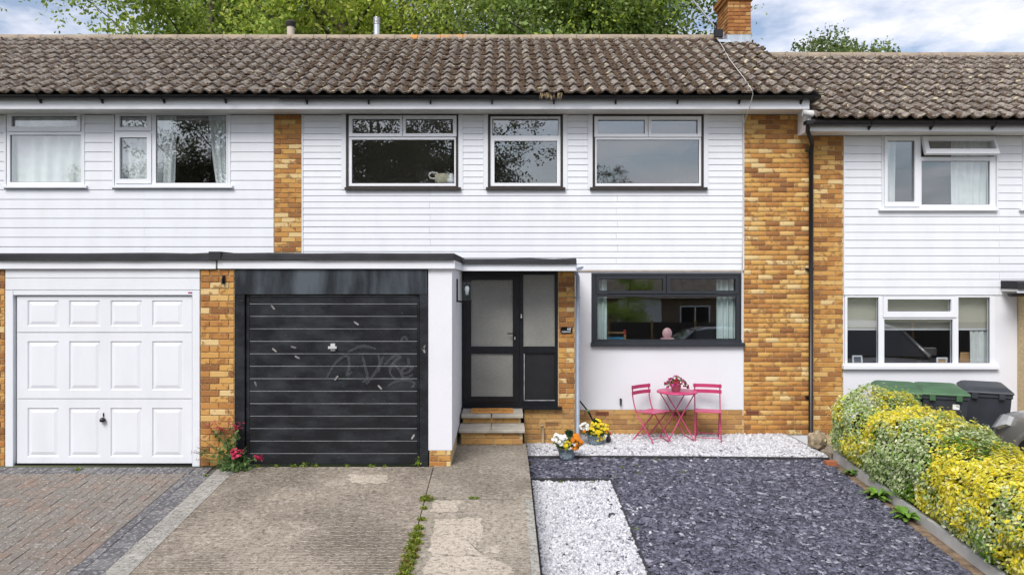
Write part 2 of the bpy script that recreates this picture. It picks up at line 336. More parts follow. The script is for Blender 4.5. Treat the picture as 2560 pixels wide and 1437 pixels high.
def rot_random(n, tilt=None, r=rng):
    if tilt is None:
        q = r.normal(size=(n, 4)); q /= np.linalg.norm(q, axis=1)[:, None]
    else:
        a = r.uniform(0, 2*np.pi, n); t = r.normal(0, tilt, n); b = r.uniform(0, 2*np.pi, n)
        q1 = np.c_[np.cos(a/2), np.zeros(n), np.zeros(n), np.sin(a/2)]; q2 = np.c_[np.cos(t/2), np.sin(t/2)*np.cos(b), np.sin(t/2)*np.sin(b), np.zeros(n)]
        w1,x1,y1,z1 = q2.T; w2,x2,y2,z2 = q1.T
        q = np.c_[w1*w2-x1*x2-y1*y2-z1*z2, w1*x2+x1*w2+y1*z2-z1*y2, w1*y2-x1*z2+y1*w2+z1*x2, w1*z2+x1*y2-y1*x2+z1*w2]
    w,x,y,z = q.T
    return np.stack([np.stack([1-2*(y*y+z*z), 2*(x*y-z*w), 2*(x*z+y*w)], 1), np.stack([2*(x*y+z*w), 1-2*(x*x+z*z), 2*(y*z-x*w)], 1), np.stack([2*(x*z-y*w), 2*(y*z+x*w), 1-2*(x*x+y*y)], 1)], 1)
def scatter(name, bases, faces, P, scale, R, mats, kind_attr=None, col=None, smooth=False):
    n = len(P); sel = rng.integers(0, len(bases), n); B = np.array(bases)[sel] * (scale[:, None, None] if scale.ndim == 1 else scale[:, None, :])
    V = np.einsum('nij,nkj->nki', R, B) + P[:, None, :]; m = V.shape[1]
    Fq = (np.array(faces)[None] + (np.arange(n) * m)[:, None, None]).reshape(-1, np.array(faces).shape[1]); nf = len(faces)
    return np_mesh(name, V.reshape(-1, 3), Fq, mats, None if kind_attr is None else np.repeat(kind_attr, nf), None if col is None else np.repeat(col, nf, 0), smooth)
LEAF_B = [np.array([(0,-.5,0), (.3,-.02,.07), (0,.5,-.05), (-.3,-.02,.07)]), np.array([(0,-.5,0), (.26,.05,.1), (.04,.5,0), (-.3,0,.02)])]; LEAF_F = [(0,1,2,3)]
def leaves(name, P, size, col, parent=None, m=None, R=None, inv=None):
    me = scatter(name, LEAF_B, LEAF_F, P, size, rot_random(len(P)) if R is None else R, m or M_LEAF, None, col)
    return link(name, me, parent, None, inv)
phi = (1 + 5 ** .5) / 2
ICO = np.array([(-1,phi,0),(1,phi,0),(-1,-phi,0),(1,-phi,0),(0,-1,phi),(0,1,phi),(0,-1,-phi),(0,1,-phi),(phi,0,-1),(phi,0,1),(-phi,0,-1),(-phi,0,1)]) / 1.9
ICO_F = [(0,11,5),(0,5,1),(0,1,7),(0,7,10),(0,10,11),(1,5,9),(5,11,4),(11,10,2),(10,7,6),(7,1,8),(3,9,4),(3,4,2),(3,2,6),(3,6,8),(3,8,9),(4,9,5),(2,4,11),(6,2,10),(8,6,7),(9,8,1)]
def lumps(k, amp): return [ICO * rng.uniform(1-amp, 1+amp, (12, 1)) * rng.uniform(.75, 1.25, (1, 3)) for _ in range(k)]
def mixcol(cols, n, jitter=.15, p=None):
    c = np.array(cols)[rng.choice(len(cols), n, p=p)]; return np.clip(c * rng.normal(1, jitter, (n, 1)), 0, 1)

# ------------------------------------------------------------------ bricks and tiles as pieces of their own
BM = {}
def brick_mesh(L, m, H=.065, D=.03):
    k = (round(L, 3), m.name, H)
    if k not in BM: BM[k] = MB().cbox(-k[0]/2, k[0]/2, 0, D, -H/2, H/2, .004).mesh('brick', m)
    return BM[k]
class Wall:                                             # one thing's bricks: the first 300 are objects, the rest one joined part
    def __init__(s, limit=300): s.n = 0; s.limit = limit; s.rest = []; s.parent = None
    def rect(s, parent, x0, x1, z0, z1, y, m=None, axis='x', off=0, bl=.225, course=.075, proud=.012, skip=None):
        m = m or M_BRICK; nrow = max(1, int(round((z1 - z0) / course))); ch = (z1 - z0) / nrow; s.parent = parent
        for r in range(nrow):
            zc = z0 + (r + .5) * ch; a = x0 - (bl / 2 if (r + off) % 2 else 0)
            while a < x1 - .03:
                b0, b1 = max(a, x0), min(a + bl, x1); a += bl
                if b1 - b0 < .04: continue
                L = b1 - b0 - .010; c = (b0 + b1) / 2
                if skip and skip(c, zc): continue
                p = (c, y - proud + random.uniform(-.002, .002), zc) if axis == 'x' else (y + (-1 if axis == 'y-' else 1) * proud, c, zc)
                rz = 0 if axis == 'x' else (-math.pi/2 if axis == 'y-' else math.pi/2)
                if s.n < s.limit:
                    o = link('brick', brick_mesh(L, m, round(ch - .010, 3)), parent, p); o.rotation_euler = (random.gauss(0, .004), random.gauss(0, .004), rz); s.n += 1
                else: s.rest.append((p, rz, brick_mesh(L, m, round(ch - .010, 3))))
    def flush(s):
        if not s.rest: return
        V = []; Fc = []; rn = []
        for p, rz, me in s.rest:
            M_ = Matrix.Translation(p) @ Matrix.Rotation(rz, 4, 'Z'); k = len(V); V += [tuple(M_ @ v.co) for v in me.vertices]
            for f in me.polygons: Fc.append([i + k for i in f.vertices])
            rn += [random.random()] * len(me.polygons)
        me = np_mesh('brickwork', np.array(V), np.array(Fc), M_BRICK, np.array(rn)); tag(link('brickwork', me, s.parent), kind='stuff')
TW, TL = .221, .42
def tile_mesh(m):
    n = 8; mb = MB(); V = []
    prof = [(.042 * (max(0, math.cos((t - .36) * math.pi / .56)) ** 1.3 if abs(t - .36) < .28 else 0) - .006 * math.sin(math.pi * max(0, (t - .64) / .36))) for t in [i / n for i in range(n + 1)]]
    for v, dz in ((0, .042), (TL, .002)): V += [(TW * 1.01 * i / n, v, prof[i] + dz) for i in range(n + 1)]
    V += [(TW * 1.01 * i / n, .004, prof[i] + .042 - .026) for i in range(n + 1)]
    k = n + 1; fs = [(i, i+1, k+i+1, k+i) for i in range(n)] + [(2*k+i, 2*k+i+1, i+1, i) for i in range(n)]
    return mb.add(V, fs, 0, False).mesh('tile', m)
def lay_tiles(roof, x0, x1, ye, ze, yr, zr, m, rows=11, limit=300, edge=None):
    pitch = math.atan2(zr - ze, yr - ye); L = math.hypot(zr - ze, yr - ye); g = L / rows; me = tile_mesh(m); n = int(round((x1 - x0) / TW)); cnt = 0; rest = []; moss = []
    for r in range(rows):
        for c in range(n):
            v = r * g + random.gauss(0, .006) - (.03 if random.random() < .02 else 0); p = (x0 + c * TW + random.gauss(0, .003), ye + v * math.cos(pitch), ze + v * math.sin(pitch))
            rot = (pitch + random.gauss(0, .006), random.gauss(0, .008), random.gauss(0, .006))
            if cnt < limit:
                o = link('tile', me, roof, p); o.rotation_euler = rot; cnt += 1
            else: rest.append((p, rot))
    if rest:
        V = []; Fc = []; rn = []
        for p, rot in rest:
            M_ = Matrix.Translation(p) @ Matrix.Rotation(rot[2], 4, 'Z') @ Matrix.Rotation(rot[1], 4, 'Y') @ Matrix.Rotation(rot[0], 4, 'X'); k = len(V); V += [tuple(M_ @ v.co) for v in me.vertices]
            for f in me.polygons: Fc.append([i + k for i in f.vertices])
            rn += [random.random()] * len(me.polygons)
        tag(link('tiling', np_mesh('tiling', np.array(V), np.array(Fc), m, np.array(rn)), roof), kind='stuff')
    return pitch, L
def lay_moss(roof, x0, x1, ye, ze, yr, zr, n, dens):
    pitch = math.atan2(zr - ze, yr - ye); L = math.hypot(zr - ze, yr - ye); nt_ = int(round((x1 - x0) / TW)); P = []
    while len(P) < n:
        c = random.randrange(nt_); x = x0 + (c + random.gauss(.80, .12)) * TW; r = random.randrange(11); v = (r + (random.betavariate(1.2, 3))) * L / 11
        if random.random() < dens(x, v / L): P.append((x, ye + v * math.cos(pitch) - .022 * math.sin(pitch), ze + v * math.sin(pitch) + .022))
    P = np.array(P); me = scatter('moss', lumps(6, .3), ICO_F, P, rng.uniform(.010, .040, len(P))[:, None] * np.array([[1.5, 1, .55]]), rot_random(len(P), .3), M_MOSS)
    tag(link('moss', me, roof), kind='stuff')

# ------------------------------------------------------------------ the ground
def slab(name, x0, x1, ys, zf, m, drop=.25, parent=None, nx=1, dz=0):
    mb = MB(); ys = sorted(ys)
    for a, b in zip(ys[:-1], ys[1:]):
        za, zb = zf(a) + dz, zf(b) + dz
        mb.add([(x0,a,za-drop),(x1,a,za-drop),(x1,b,zb-drop),(x0,b,zb-drop),(x0,a,za),(x1,a,za),(x1,b,zb),(x0,b,zb)],
               [(0,3,2,1),(4,5,6,7),(0,1,5,4),(1,2,6,5),(2,3,7,6),(3,0,4,7)])
    return mb.build(name, m, parent)
M_EARTH = mat('earth', (.10, .11, .05), 1, var=.3, vscale=.4)
M_ROAD = mat('asphalt', (.05, .05, .052), .9, var=.2, vscale=3, bump=.3, bscale=80)
gnd = MB().add([(-600,-600,-2.1),(600,-600,-2.1),(600,600,-2.1),(-600,600,-2.1)], [(0,1,2,3)]).build('ground', M_EARTH); tag(gnd, 'flat earth and rough grass around the houses and street', kind='structure')
road = MB().box(-60, 60, -7.5, -2.0, -1.5, -1.05).build('road', M_ROAD); tag(road, 'dark asphalt street in front of the houses', kind='structure')
pav = MB().box(-60, 60, -1.997, -.002, -1.5, -.94).build('pavement', mat('pavement', (.25, .24, .22), .9, var=.15)); tag(pav, 'grey footway along the street', kind='structure')
ys_d = [0, 2, 4, 6, 7.566, YG - .003]
drive = slab('driveway', -3.33, -.815, [0, 2, 4, 6, 7.4, YG - .03], gz_drive, M_DRIVE); tag(drive, 'weathered brown concrete driveway before the black garage door', kind='structure')
strip = slab('concrete_edging', -3.33, -3.11, [0, 2, 4, 6, 8.0, 8.42], gz_drive, M_STRIP, .02, drive, dz=.004)
path = slab('path', -.805, .32, [0, 2, 4, 6, 7.548], gz_drive, M_PATH, .5); tag(path, 'concrete path with pale worn patches leading to the steps', kind='structure')
slab('path_slab', -.805, .32, [7.562, 8.1, YG, 9.2, 9.75], gz_drive, M_PATH, .5, path)
slab('path_edge', .245, .318, [0, 2, 4, 6, 7.548], gz_drive, M_STRIP, .015, path, dz=.003)
def blob(name, parent, pts, m, zf, dz=.004, n=7):       # irregular flat patch with a ragged outline
    V = []; k = len(pts)
    for i in range(k):
        a, b = pts[i], pts[(i+1) % k]
        for t in range(n):
            u = t / n; V.append((a[0]+(b[0]-a[0])*u + random.gauss(0, .012), a[1]+(b[1]-a[1])*u + random.gauss(0, .016)))
    c = (sum(p[0] for p in V)/len(V), sum(p[1] for p in V)/len(V)); V = [c] + V; q = len(V)
    return MB().add([(x, y, zf(y)+dz) for x, y in V], [(0, i, i+1 if i+1 < q else 1) for i in range(1, q)]).build(name, m, parent)
def gpt(px, py, gz):                                    # point of the photograph on a ground surface
    d = 9.0
    for _ in range(40): d = (EYE - gz(d)) * F / (py - CY)
    return (PX(px, d), d)
for pts in ([(1085,1298),(1205,1296),(1207,1345),(1190,1362),(1205,1390),(1075,1385)], [(1078,1385),(1200,1390),(1270,1410),(1285,1440),(1050,1440)], [(1215,1365),(1252,1362),(1248,1382),(1210,1382)], [(1085,1252),(1150,1250),(1145,1282),(1075,1280)]):
    blob('worn_patch', path, [gpt(x, y, gz_drive) for x, y in pts], M_PALE, gz_drive)
for pts in ([(870,1185),(975,1188),(965,1208),(875,1210)], [(920,1226),(935,1226),(933,1232),(921,1231)]): blob('worn_patch', drive, [gpt(x, y, gz_drive) for x, y in pts], M_PALE, gz_drive)
right_dr = slab('neighbour_drive', 4.62, 30, [0, 3, 6, 9.5, 11.2], gz_right, M_DRIVE, .6); tag(right_dr, 'concrete parking space beyond the hedge', kind='structure')
# garden beds
bed = slab('stone_bed', .33, 4.5, [9.752, 11.25], gz_garden, M_PEBB, .5, dz=-.012); tag(bed, 'bed under the white stones along the house wall', kind='structure')
sbed = slab('slate_bed', .33, 4.34, [0, 2, 4, 6, 8, 9.748], gz_garden, M_SLATEB, .5, dz=-.012); tag(sbed, 'bed under the purple slate chips', kind='structure')
soil = slab('soil_strip', 4.342, 4.48, [0, 2, 4, 6, 8, 9.9], gz_garden, M_SOIL, .5, dz=-.005); tag(soil, 'bare soil strip between slate and hedge kerb', kind='structure')
hbed = slab('hedge_bed', 4.53, 4.63, [0, 2, 4, 6, 8, 9.9], gz_garden, M_SOIL, .6, dz=.03); tag(hbed, 'soil strip the hedge grows from', kind='structure')
kerb = slab('kerb_board', 4.482, 4.53, [0, 2, 4, 6, 8, 9.75], gz_garden, mat('kerb_concrete', (.5, .5, .48), .8, var=.15, vscale=4), .5, dz=.11); tag(kerb, 'pale concrete kerb board along the hedge foot', 'kerb')
def edging(name, pts, h, label):
    mb = MB()
    for a, b in zip(pts[:-1], pts[1:]):
        d = (Vector(b) - Vector(a)).normalized(); q = Vector((-d.y, d.x)) * .012; za, zb = gz_garden(a[1]), gz_garden(b[1])
        mb.add([(a[0]-q.x,a[1]-q.y,za-.1),(b[0]-q.x,b[1]-q.y,zb-.1),(b[0]+q.x,b[1]+q.y,zb-.1),(a[0]+q.x,a[1]+q.y,za-.1),(a[0]-q.x,a[1]-q.y,za+h),(b[0]-q.x,b[1]-q.y,zb+h),(b[0]+q.x,b[1]+q.y,zb+h),(a[0]+q.x,a[1]+q.y,za+h)],
               [(0,3,2,1),(4,5,6,7),(0,1,5,4),(1,2,6,5),(2,3,7,6),(3,0,4,7)])
    tag(mb.build(name, M_EDGING), label, 'edging')
edging('edging_strip', [(.34, 9.74), (1.5, 9.75), (2.6, 9.73), (3.6, 9.70), (4.4, 9.68)], .035, 'black edging strip between the stones by the wall and the slate')
edging('edging_strip', [(.36, 0.3), (.36, 5), (.355, 8.86)], .03, 'black edging strip beside the concrete path')
edging('edging_strip', [(.36, 8.93), (.9, 8.95), (1.36, 8.92)], .035, 'black edging strip across the end of the white stone panel')
edging('edging_strip', [(1.355, 0.3), (1.35, 5), (1.36, 8.9)], .02, 'black edging strip dividing the white stone panel from the slate')
def bedpts(n, regions):
    P = []
    A = [(x1-x0)*(y1-y0) for x0,x1,y0,y1 in regions]; s = sum(A)
    for (x0,x1,y0,y1), a in zip(regions, A):
        k = int(n*a/s); x = rng.uniform(x0, x1, k); y = rng.uniform(y0, y1, k); z = np.array([gz_garden(v) for v in y]) + .008 * np.sin(x * 4.1 + 1.3 * np.sin(y * 3)) * np.sin(y * 3.7); P.append(np.c_[x, y, z])
    return np.concatenate(P)
def chips():
    out = []
    for _ in range(10):
        k = 6; a = np.sort(rng.uniform(0, 2*np.pi, k)); r = rng.uniform(.6, 1, k); top = np.c_[r*np.cos(a), .62*r*np.sin(a), np.full(k, .13)]; bot = top*[1.08, 1.08, 1]-[0, 0, .26]; out.append(np.r_[top, bot])
    return out
CH_F = [(0,1,2,3), (0,3,4,5)] + [(i, 6+i, 6+(i+1) % 6, (i+1) % 6) for i in range(6)]
P = bedpts(38000, [(1.37, 4.34, 5.2, 8.93), (.37, 4.34, 8.95, 9.72)]); P[:, 2] += rng.uniform(-.012, .012, len(P)); Q_ = bedpts(90, [(.4, 4.4, 9.78, 10.3), (1.0, 1.34, 5.5, 8.9)]); Q_[:, 2] += .016; P = np.concatenate([P, Q_]); sc = rng.gamma(5, .0066, len(P)).clip(.012, .065)
o = link('slate_chips', scatter('slate_chips', chips(), CH_F, P, sc, rot_random(len(P), .28), M_SLATE, rng.random(len(P)))); tag(o, 'purple grey slate chips covering the front garden', 'slate chips', kind='stuff')
P = bedpts(20000, [(.36, 4.42, 9.77, 11.22)]); P[:, 2] += rng.uniform(-.012, .010, len(P))
o = link('white_stones', scatter('white_stones', lumps(8, .25), ICO_F, P, rng.uniform(.011, .024, len(P)), rot_random(len(P)), M_PEBBLE, rng.random(len(P)))); tag(o, 'white stones spread along the house wall under the bistro set', 'white stones', kind='stuff')
P = bedpts(15000, [(.375, 1.34, 5.3, 8.91)]); P[:, 2] += rng.uniform(-.012, .010, len(P)); Q_ = bedpts(26, [(1.37, 1.6, 5.3, 8.9), (.4, 4.3, 9.55, 9.72)]); Q_[:, 2] += .008; P = np.concatenate([P, Q_])
o = link('white_stones', scatter('white_stones', lumps(8, .25), ICO_F, P, rng.uniform(.011, .023, len(P)), rot_random(len(P)), M_PEBBLE, rng.random(len(P)))); tag(o, 'white stone panel between the concrete path and the slate', 'white stones', kind='stuff')
# block paving: herringbone with two grey border rows
bp = slab('block_paving', -9.5, -3.332, [0, 2, 4, 6, 8, YG - .005], gz_drive, M_JOINT, .3, dz=-.012); tag(bp, 'brown and grey herringbone block paving before the white garage door', kind='structure')
def pv_mesh(lx, ly, m): return MB().add([(-lx/2,-ly/2,-.03),(lx/2,-ly/2,-.03),(lx/2,ly/2,-.03),(-lx/2,ly/2,-.03),(-lx/2,-ly/2,0),(lx/2,-ly/2,0),(lx/2,ly/2,0),(-lx/2,ly/2,0),(-lx/2+.004,-ly/2+.004,.004),(lx/2-.004,-ly/2+.004,.004),(lx/2-.004,ly/2-.004,.004),(-lx/2+.004,ly/2-.004,.004)],
    [(0,1,5,4),(1,2,6,5),(2,3,7,6),(3,0,4,7),(4,5,9,8),(5,6,10,9),(6,7,11,10),(7,4,8,11),(8,9,10,11)]).mesh('paver', m)
PH, PV_, PB, PBV = pv_mesh(.195,.095,M_PAVER), pv_mesh(.095,.195,M_PAVER), pv_mesh(.195,.095,M_PAVERG), pv_mesh(.095,.195,M_PAVERG)
PHALF = pv_mesh(.095,.095,M_PAVER); tiltx = math.atan(.1); plist = []
def paver(me, x, y): plist.append((y, me, x))
y = 8.47 - .1
paver_rows = []
xx = -9.4
while xx < -3.45: paver(PBV, xx + .05, 8.38); xx += .1
yy = 8.22
while yy > 4.6: paver(PB, -3.43, yy); paver(PBV, -3.58, yy - .05) if int(round((8.22-yy)/.1)) % 2 == 0 else None; yy -= .1
X0, Y0 = -3.63, 8.275
for i in range(0, 46):
    for j in range(0, 40):
        k = (i - j) % 4; x, yv = X0 - .1 * i, Y0 - .1 * j
        if k == 0: paver(PH, x - .1, yv - .05) if i < 45 else None     # pair (i, i+1)
        if k == 3: paver(PV_, x - .05, yv - .1)
        if (k == 1 and i == 0) or (k == 2 and j == 0): paver(PHALF, x - .05, yv - .05)
# keep those the photograph shows, largest first
vis = []
for (yv, me, x) in plist:
    px = CX + x * F / yv; py = CY + (EYE - gz_drive(yv)) * F / yv
    if px > -60 and py < 1490: vis.append((yv, me, x))
vis.sort(key=lambda t: t[0])
for yv, me, x in vis[:300]:
    o = link('paver', me, bp, (x, yv, gz_drive(yv) + random.uniform(-.002, .003))); o.rotation_euler = (tiltx, random.gauss(0, .008), random.gauss(0, .006))
rest = vis[300:]
if rest:
    for mm, ms in ((M_PAVER, (PH, PV_, PHALF)), (M_PAVERG, (PB, PBV))):
        V = []; Fc = []; rn = []
        for yv, me, x in rest:
            if me not in ms: continue
            k = len(V); z = gz_drive(yv) + random.uniform(-.002, .003); V += [(v.co.x + x, v.co.y + yv, v.co.z + z + .1 * v.co.y) for v in me.vertices]
            for f in me.polygons: Fc.append([i + k for i in f.vertices])
            rn += [random.random()] * len(me.polygons)
        if V: tag(link('paving', np_mesh('paving', np.array(V), np.array(Fc), mm, np.array(rn)), bp), kind='stuff')

# ------------------------------------------------------------------ house builders
def boards(parent, x0, x1, z0, z1, pitch, openings, y=YM, m=None, joints=()):
    """shiplap boards, each an object, cut where windows stand"""
    m = m or M_CLAD; z = z0; cache = {}
    while z < z1 - .02:
        zt = min(z + pitch, z1); cuts = sorted((h[0], h[1]) for h in openings if h[2] < (z + zt) / 2 < h[3]); a = x0; segs = []
        for c0, c1 in cuts:
            if c0 - a > .03: segs.append((a, c0))
            a = max(a, c1)
        if x1 - a > .03: segs.append((a, x1))
        row = int(round((z - z0) / pitch)); jx = joints[row % len(joints)] if joints else ()
        for q_ in jx: segs = [t_ for s_ in segs for t_ in (((s_[0], q_ - .0015), (q_ + .0015, s_[1])) if s_[0] + .1 < q_ < s_[1] - .1 else (s_,))]
        for s0, s1 in segs:
            j = random.uniform(-.0012, .0012)
            prof = [(y-.025+j, z), (y-.0255+j, z+.003), (y-.019+j, zt-.008), (y-.0115, zt-.006), (y-.0125, zt-.0005), (y-.001, zt-.0005), (y-.001, z)]
            MB().prism_x(list(reversed(prof)), s0, s1).build('cladding_board', m, parent)
        z = zt
def window(parent, d, outer, panes, sashes=(), sill=None, mf=None, ms=None, surround=None, setback=.0, tilt=None):
    mf = mf or M_WHITE; y0 = d + setback; X0, X1, Z0, Z1 = RC(*outer, d); mb = MB()
    hp = [RC(*p, d) for p in panes]; hs = [RC(*p, d) for p in sashes]
    holed(mb, X0, X1, Z0, Z1, y0, y0 + .07, hs + [p for p in hp if not any(s[0] <= p[0] and p[1] <= s[1] and s[2] <= p[2] and p[3] <= s[3] for s in hs)])
    w = mb.build('window', mf, parent)
    if surround:
        S = RC(*surround, d); holed(MB(), *S, y0 - .012, y0 + .06, [(X0 + .001, X1 - .001, Z0 + .001, Z1 - .001)]).build('window_surround', ms or M_BROWN, w)
    for i, s in enumerate(hs):
        inner = [p for p in hp if s[0] <= p[0] and p[1] <= s[1] and s[2] <= p[2] and p[3] <= s[3]]
        e = .003
        holed(MB(), s[0]+e, s[1]-e, s[2]+e, s[3]-e, y0 - .018, y0 + .05, inner).build('sash', mf, w) if tilt != i else None
    for p in hp:
        if tilt is not None and any(hs[tilt][0] <= p[0] and p[1] <= hs[tilt][1] and hs[tilt][2] <= p[2] and p[3] <= hs[tilt][3] for _ in (0,)): continue
        MB().box(p[0]-.004, p[1]+.004, y0 + .026, y0 + .031, p[2]-.004, p[3]+.004).build('pane', M_GLASS, w)
        g = .006; holed(MB(), p[0]-.002, p[1]+.002, p[2]-.002, p[3]+.002, y0 + .018, y0 + .0255, [(p[0]+g, p[1]-g, p[2]+g, p[3]-g)]).build('glazing_gasket', M_BLACKP, w)
    if tilt is not None:
        s = hs[tilt]; p = [q for q in hp if s[0] <= q[0] and q[1] <= s[1] and s[2] <= q[2] and q[3] <= s[3]][0]
        R_ = Matrix.Translation((0, y0 - .004, s[3])) @ Matrix.Rotation(math.radians(-20), 4, 'X') @ Matrix.Translation((0, -(y0 - .004), -s[3]))
        for nm, mb2, mm in (('sash', holed(MB(), s[0]+.003, s[1]-.003, s[2]+.003, s[3]-.003, y0-.03, y0+.03, [p]), mf), ('pane', MB().box(p[0]-.004, p[1]+.004, y0, y0+.005, p[2]-.004, p[3]+.004), M_GLASS)):
            mb2.v = [tuple(R_ @ Vector(v)) for v in mb2.v]; mb2.build(nm, mm, w)
    if sill:
        S = RC(*sill, d - .05); MB().prism_x([(d-.075, S[2]), (d+.05, S[2]), (d+.05, S[3]+.012), (d-.075, S[3]-.004)], S[0], S[1]).build('sill', ms or mf, w)
    return w
def room(parent, x0, x1, z0, z1, y0, depth, m):
    t = .05; mb = MB()
    mb.box(x0-t, x1+t, y0+depth, y0+depth+t, z0-t, z1+t); mb.box(x0-t, x0, y0, y0+depth, z0-t, z1+t); mb.box(x1, x1+t, y0, y0+depth, z0-t, z1+t); mb.box(x0, x1, y0, y0+depth, z0-t, z0); mb.box(x0, x1, y0, y0+depth, z1, z1+t)
    return mb.build('room', m, parent)
def gutter(parent, x0, x1, y, z, r=.058, step=.93, first=.4):
    a = [math.pi + math.pi * i / 8 for i in range(9)]; prof = [(y + r * math.cos(t), z + r * math.sin(t)) for t in a] + [(y + (r-.006) * math.cos(t), z + (r-.006) * math.sin(t)) for t in reversed(a)]
    o = MB().prism_x(prof, x0, x1).build('gutter', M_BLACKP, parent); x = x0 + first
    while x < x1:
        MB().box(x-.012, x+.012, y+r-.02, y+r+.012, z-.105, z-.02).tube([(x, y+r-.01, z-.1), (x, y, z-r-.012), (x, y-r-.008, z-.02), (x, y-r-.004, z+.006)], .009, 5).build('gutter_bracket', M_BLACKP, o); x += step
    return o
def roof(parent, x0, x1, ye, ze, yr, zr, m, moss=None, rows=11, rx0=None, rx1=None):
    yb = yr + (yr - ye); u = .022
    r = MB().add([(x0,ye+.06,ze+.02-u),(x0,yr,zr-u),(x0,yb,ze-u),(x0,ye+.06,ze-.02-u),(x1,ye+.06,ze+.02-u),(x1,yr,zr-u),(x1,yb,ze-u),(x1,ye+.06,ze-.02-u)], [(0,4,5,1),(1,5,6,2),(2,6,7,3),(3,7,4,0),(0,1,2,3),(7,6,5,4)]).build('roof', mat('roof_underlay', (.06,.05,.045), .95), parent)
    lay_tiles(r, x0, x1, ye, ze, yr, zr, m, rows)
    if moss: lay_moss(r, x0, x1, ye, ze, yr, zr, *moss)
    x = rx0 if rx0 is not None else x0; xe = rx1 if rx1 is not None else x1
    while x < xe - .05:
        w = min(.44, xe - x); a = [math.pi * i / 8 for i in range(9)]; q = random.uniform(-.004, .004)
        prof = [(yr + .13 * math.cos(t), zr - .045 + q + .125 * math.sin(t)) for t in a] + [(yr + .115 * math.cos(t), zr - .045 + q + .108 * math.sin(t)) for t in reversed(a)]
        MB().prism_x(list(reversed(prof)), x + .004, x + w - .004).build('ridge_tile', M_RIDGE, r); x += w
    return r
YE, YR = 10.72, 14.05
ZE, ZR = PZ(236, YE), PZ(98, YR); ZE2, ZR2 = PZ(298, YE), PZ(142, 14.2)
XPL = PX(721, YM)                                        # party line left | middle
ZS = PZ(273, 10.87); ZS2 = PZ(328, 10.87)                # soffit levels
# ---------------------------------------------------------------- middle house
H = empty('terraced_house', (PX(1300, YM), YM, -.21)); tag(H, 'white clad terraced house with black garage door, dark porch and brick pier', 'house')
xl, xr = PX(757, YM), PX(1857, YM); zc = PZ(675, YM)
W1, W2, W3 = (866,283,1146,470), (1220,285,1407,470), (1481,285,1758,470); WG = (1478,682,1854,862)
ops = [RC(*w, YM) for w in (W1, W2, W3, WG)]
wall = holed(MB(), XPL, PX(2032, YM), -.5, ZS - .002, YM, YM + .25, ops).build('wall', M_RENDER, H)
slab_front = MB().box(PX(1441, YM), xr - .002, YM - .012, YM - .0005, PZ(1023, YM), PZ(862, YM) - .001)
holed(slab_front, PX(1441, YM), xr - .002, PZ(862, YM), zc, YM - .012, YM - .0005, [RC(*WG, YM)]); slab_front.build('render_coat', M_RENDER, H)
ex = .012 * YM / F * 1000
E = [(o_[0] - .075, o_[1] + .075, o_[2] - .03, 99) for o_ in ops[:3]]
boards(H, xl + .012, xr - .01, zc, ZS - .004, .0966, E, joints=((PX(1076, YM),), (PX(1540, YM),), (PX(1074, YM),), (PX(1543, YM), )))
for o_ in ops[:3]:
    for a, b in ((o_[0]-.073, o_[0]-.002), (o_[1]+.002, o_[1]+.073)): MB().box(a, b, YM-.03, YM-.001, o_[2]-.028, ZS-.004).build('trim', M_CLAD, H)
MB().box(xl - .01, xl + .010, YM-.034, YM-.001, zc, ZS-.004).build('trim', M_CLAD, H); MB().box(xr - .008, xr + .012, YM-.034, YM-.001, zc, ZS-.004).build('trim', M_CLAD, H)
MB().box(xl, xr, YM-.03, YM-.002, zc-.022, zc-.001).build('trim', mat('weathered_trim', (.42, .36, .3), .8, var=.2, vscale=8), H)
def two_fan(o, f1, f2, mn, sill):
    return window(H, YM, (o[0]+6, o[1]+7, o[2]-6, o[3]-4), [f1, f2, mn], [(f1[0]-9, f1[1]-9, (f1[2]+f2[0])/2 - .5, f1[3]+8), ((f1[2]+f2[0])/2 + .5, f2[1]-9, f2[2]+9, f2[3]+8)], sill, ms=M_BROWN, surround=o, setback=-.02)
two_fan(W1, (882,299,1000,335), (1015,299,1133,335), (880,350,1136,459), (862,468,1152,475))
window(H, YM, (1226,292,1401,466), [(1231,298,1396,340), (1236,353,1392,458)], [], (1215,468,1413,475), ms=M_BROWN, surround=W2, setback=-.02)
two_fan(W3, (1494,301,1611,336), (1627,301,1743,336), (1491,350,1747,459), (1475,468,1768,475))
window(H, YM, (1484,688,1850,860), [(1497,697,1657,727), (1675,697,1838,727), (1493,741,1841,849)], [(1490,689,1664,734), (1666,689,1845,734)], (1477,857,1862,866), mf=M_ANTH, surround=WG, ms=M_ANTH, setback=.0)
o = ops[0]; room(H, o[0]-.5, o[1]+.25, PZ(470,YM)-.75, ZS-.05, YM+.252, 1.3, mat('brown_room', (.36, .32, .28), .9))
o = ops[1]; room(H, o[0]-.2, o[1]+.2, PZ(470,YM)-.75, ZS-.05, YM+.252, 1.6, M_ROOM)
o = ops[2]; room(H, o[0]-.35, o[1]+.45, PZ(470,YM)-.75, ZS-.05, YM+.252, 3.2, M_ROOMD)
o = ops[3]; room(H, o[0]-.4, o[1]+.02, -.1, PZ(676,YM), YM+.252, 3.6, M_ROOMD)
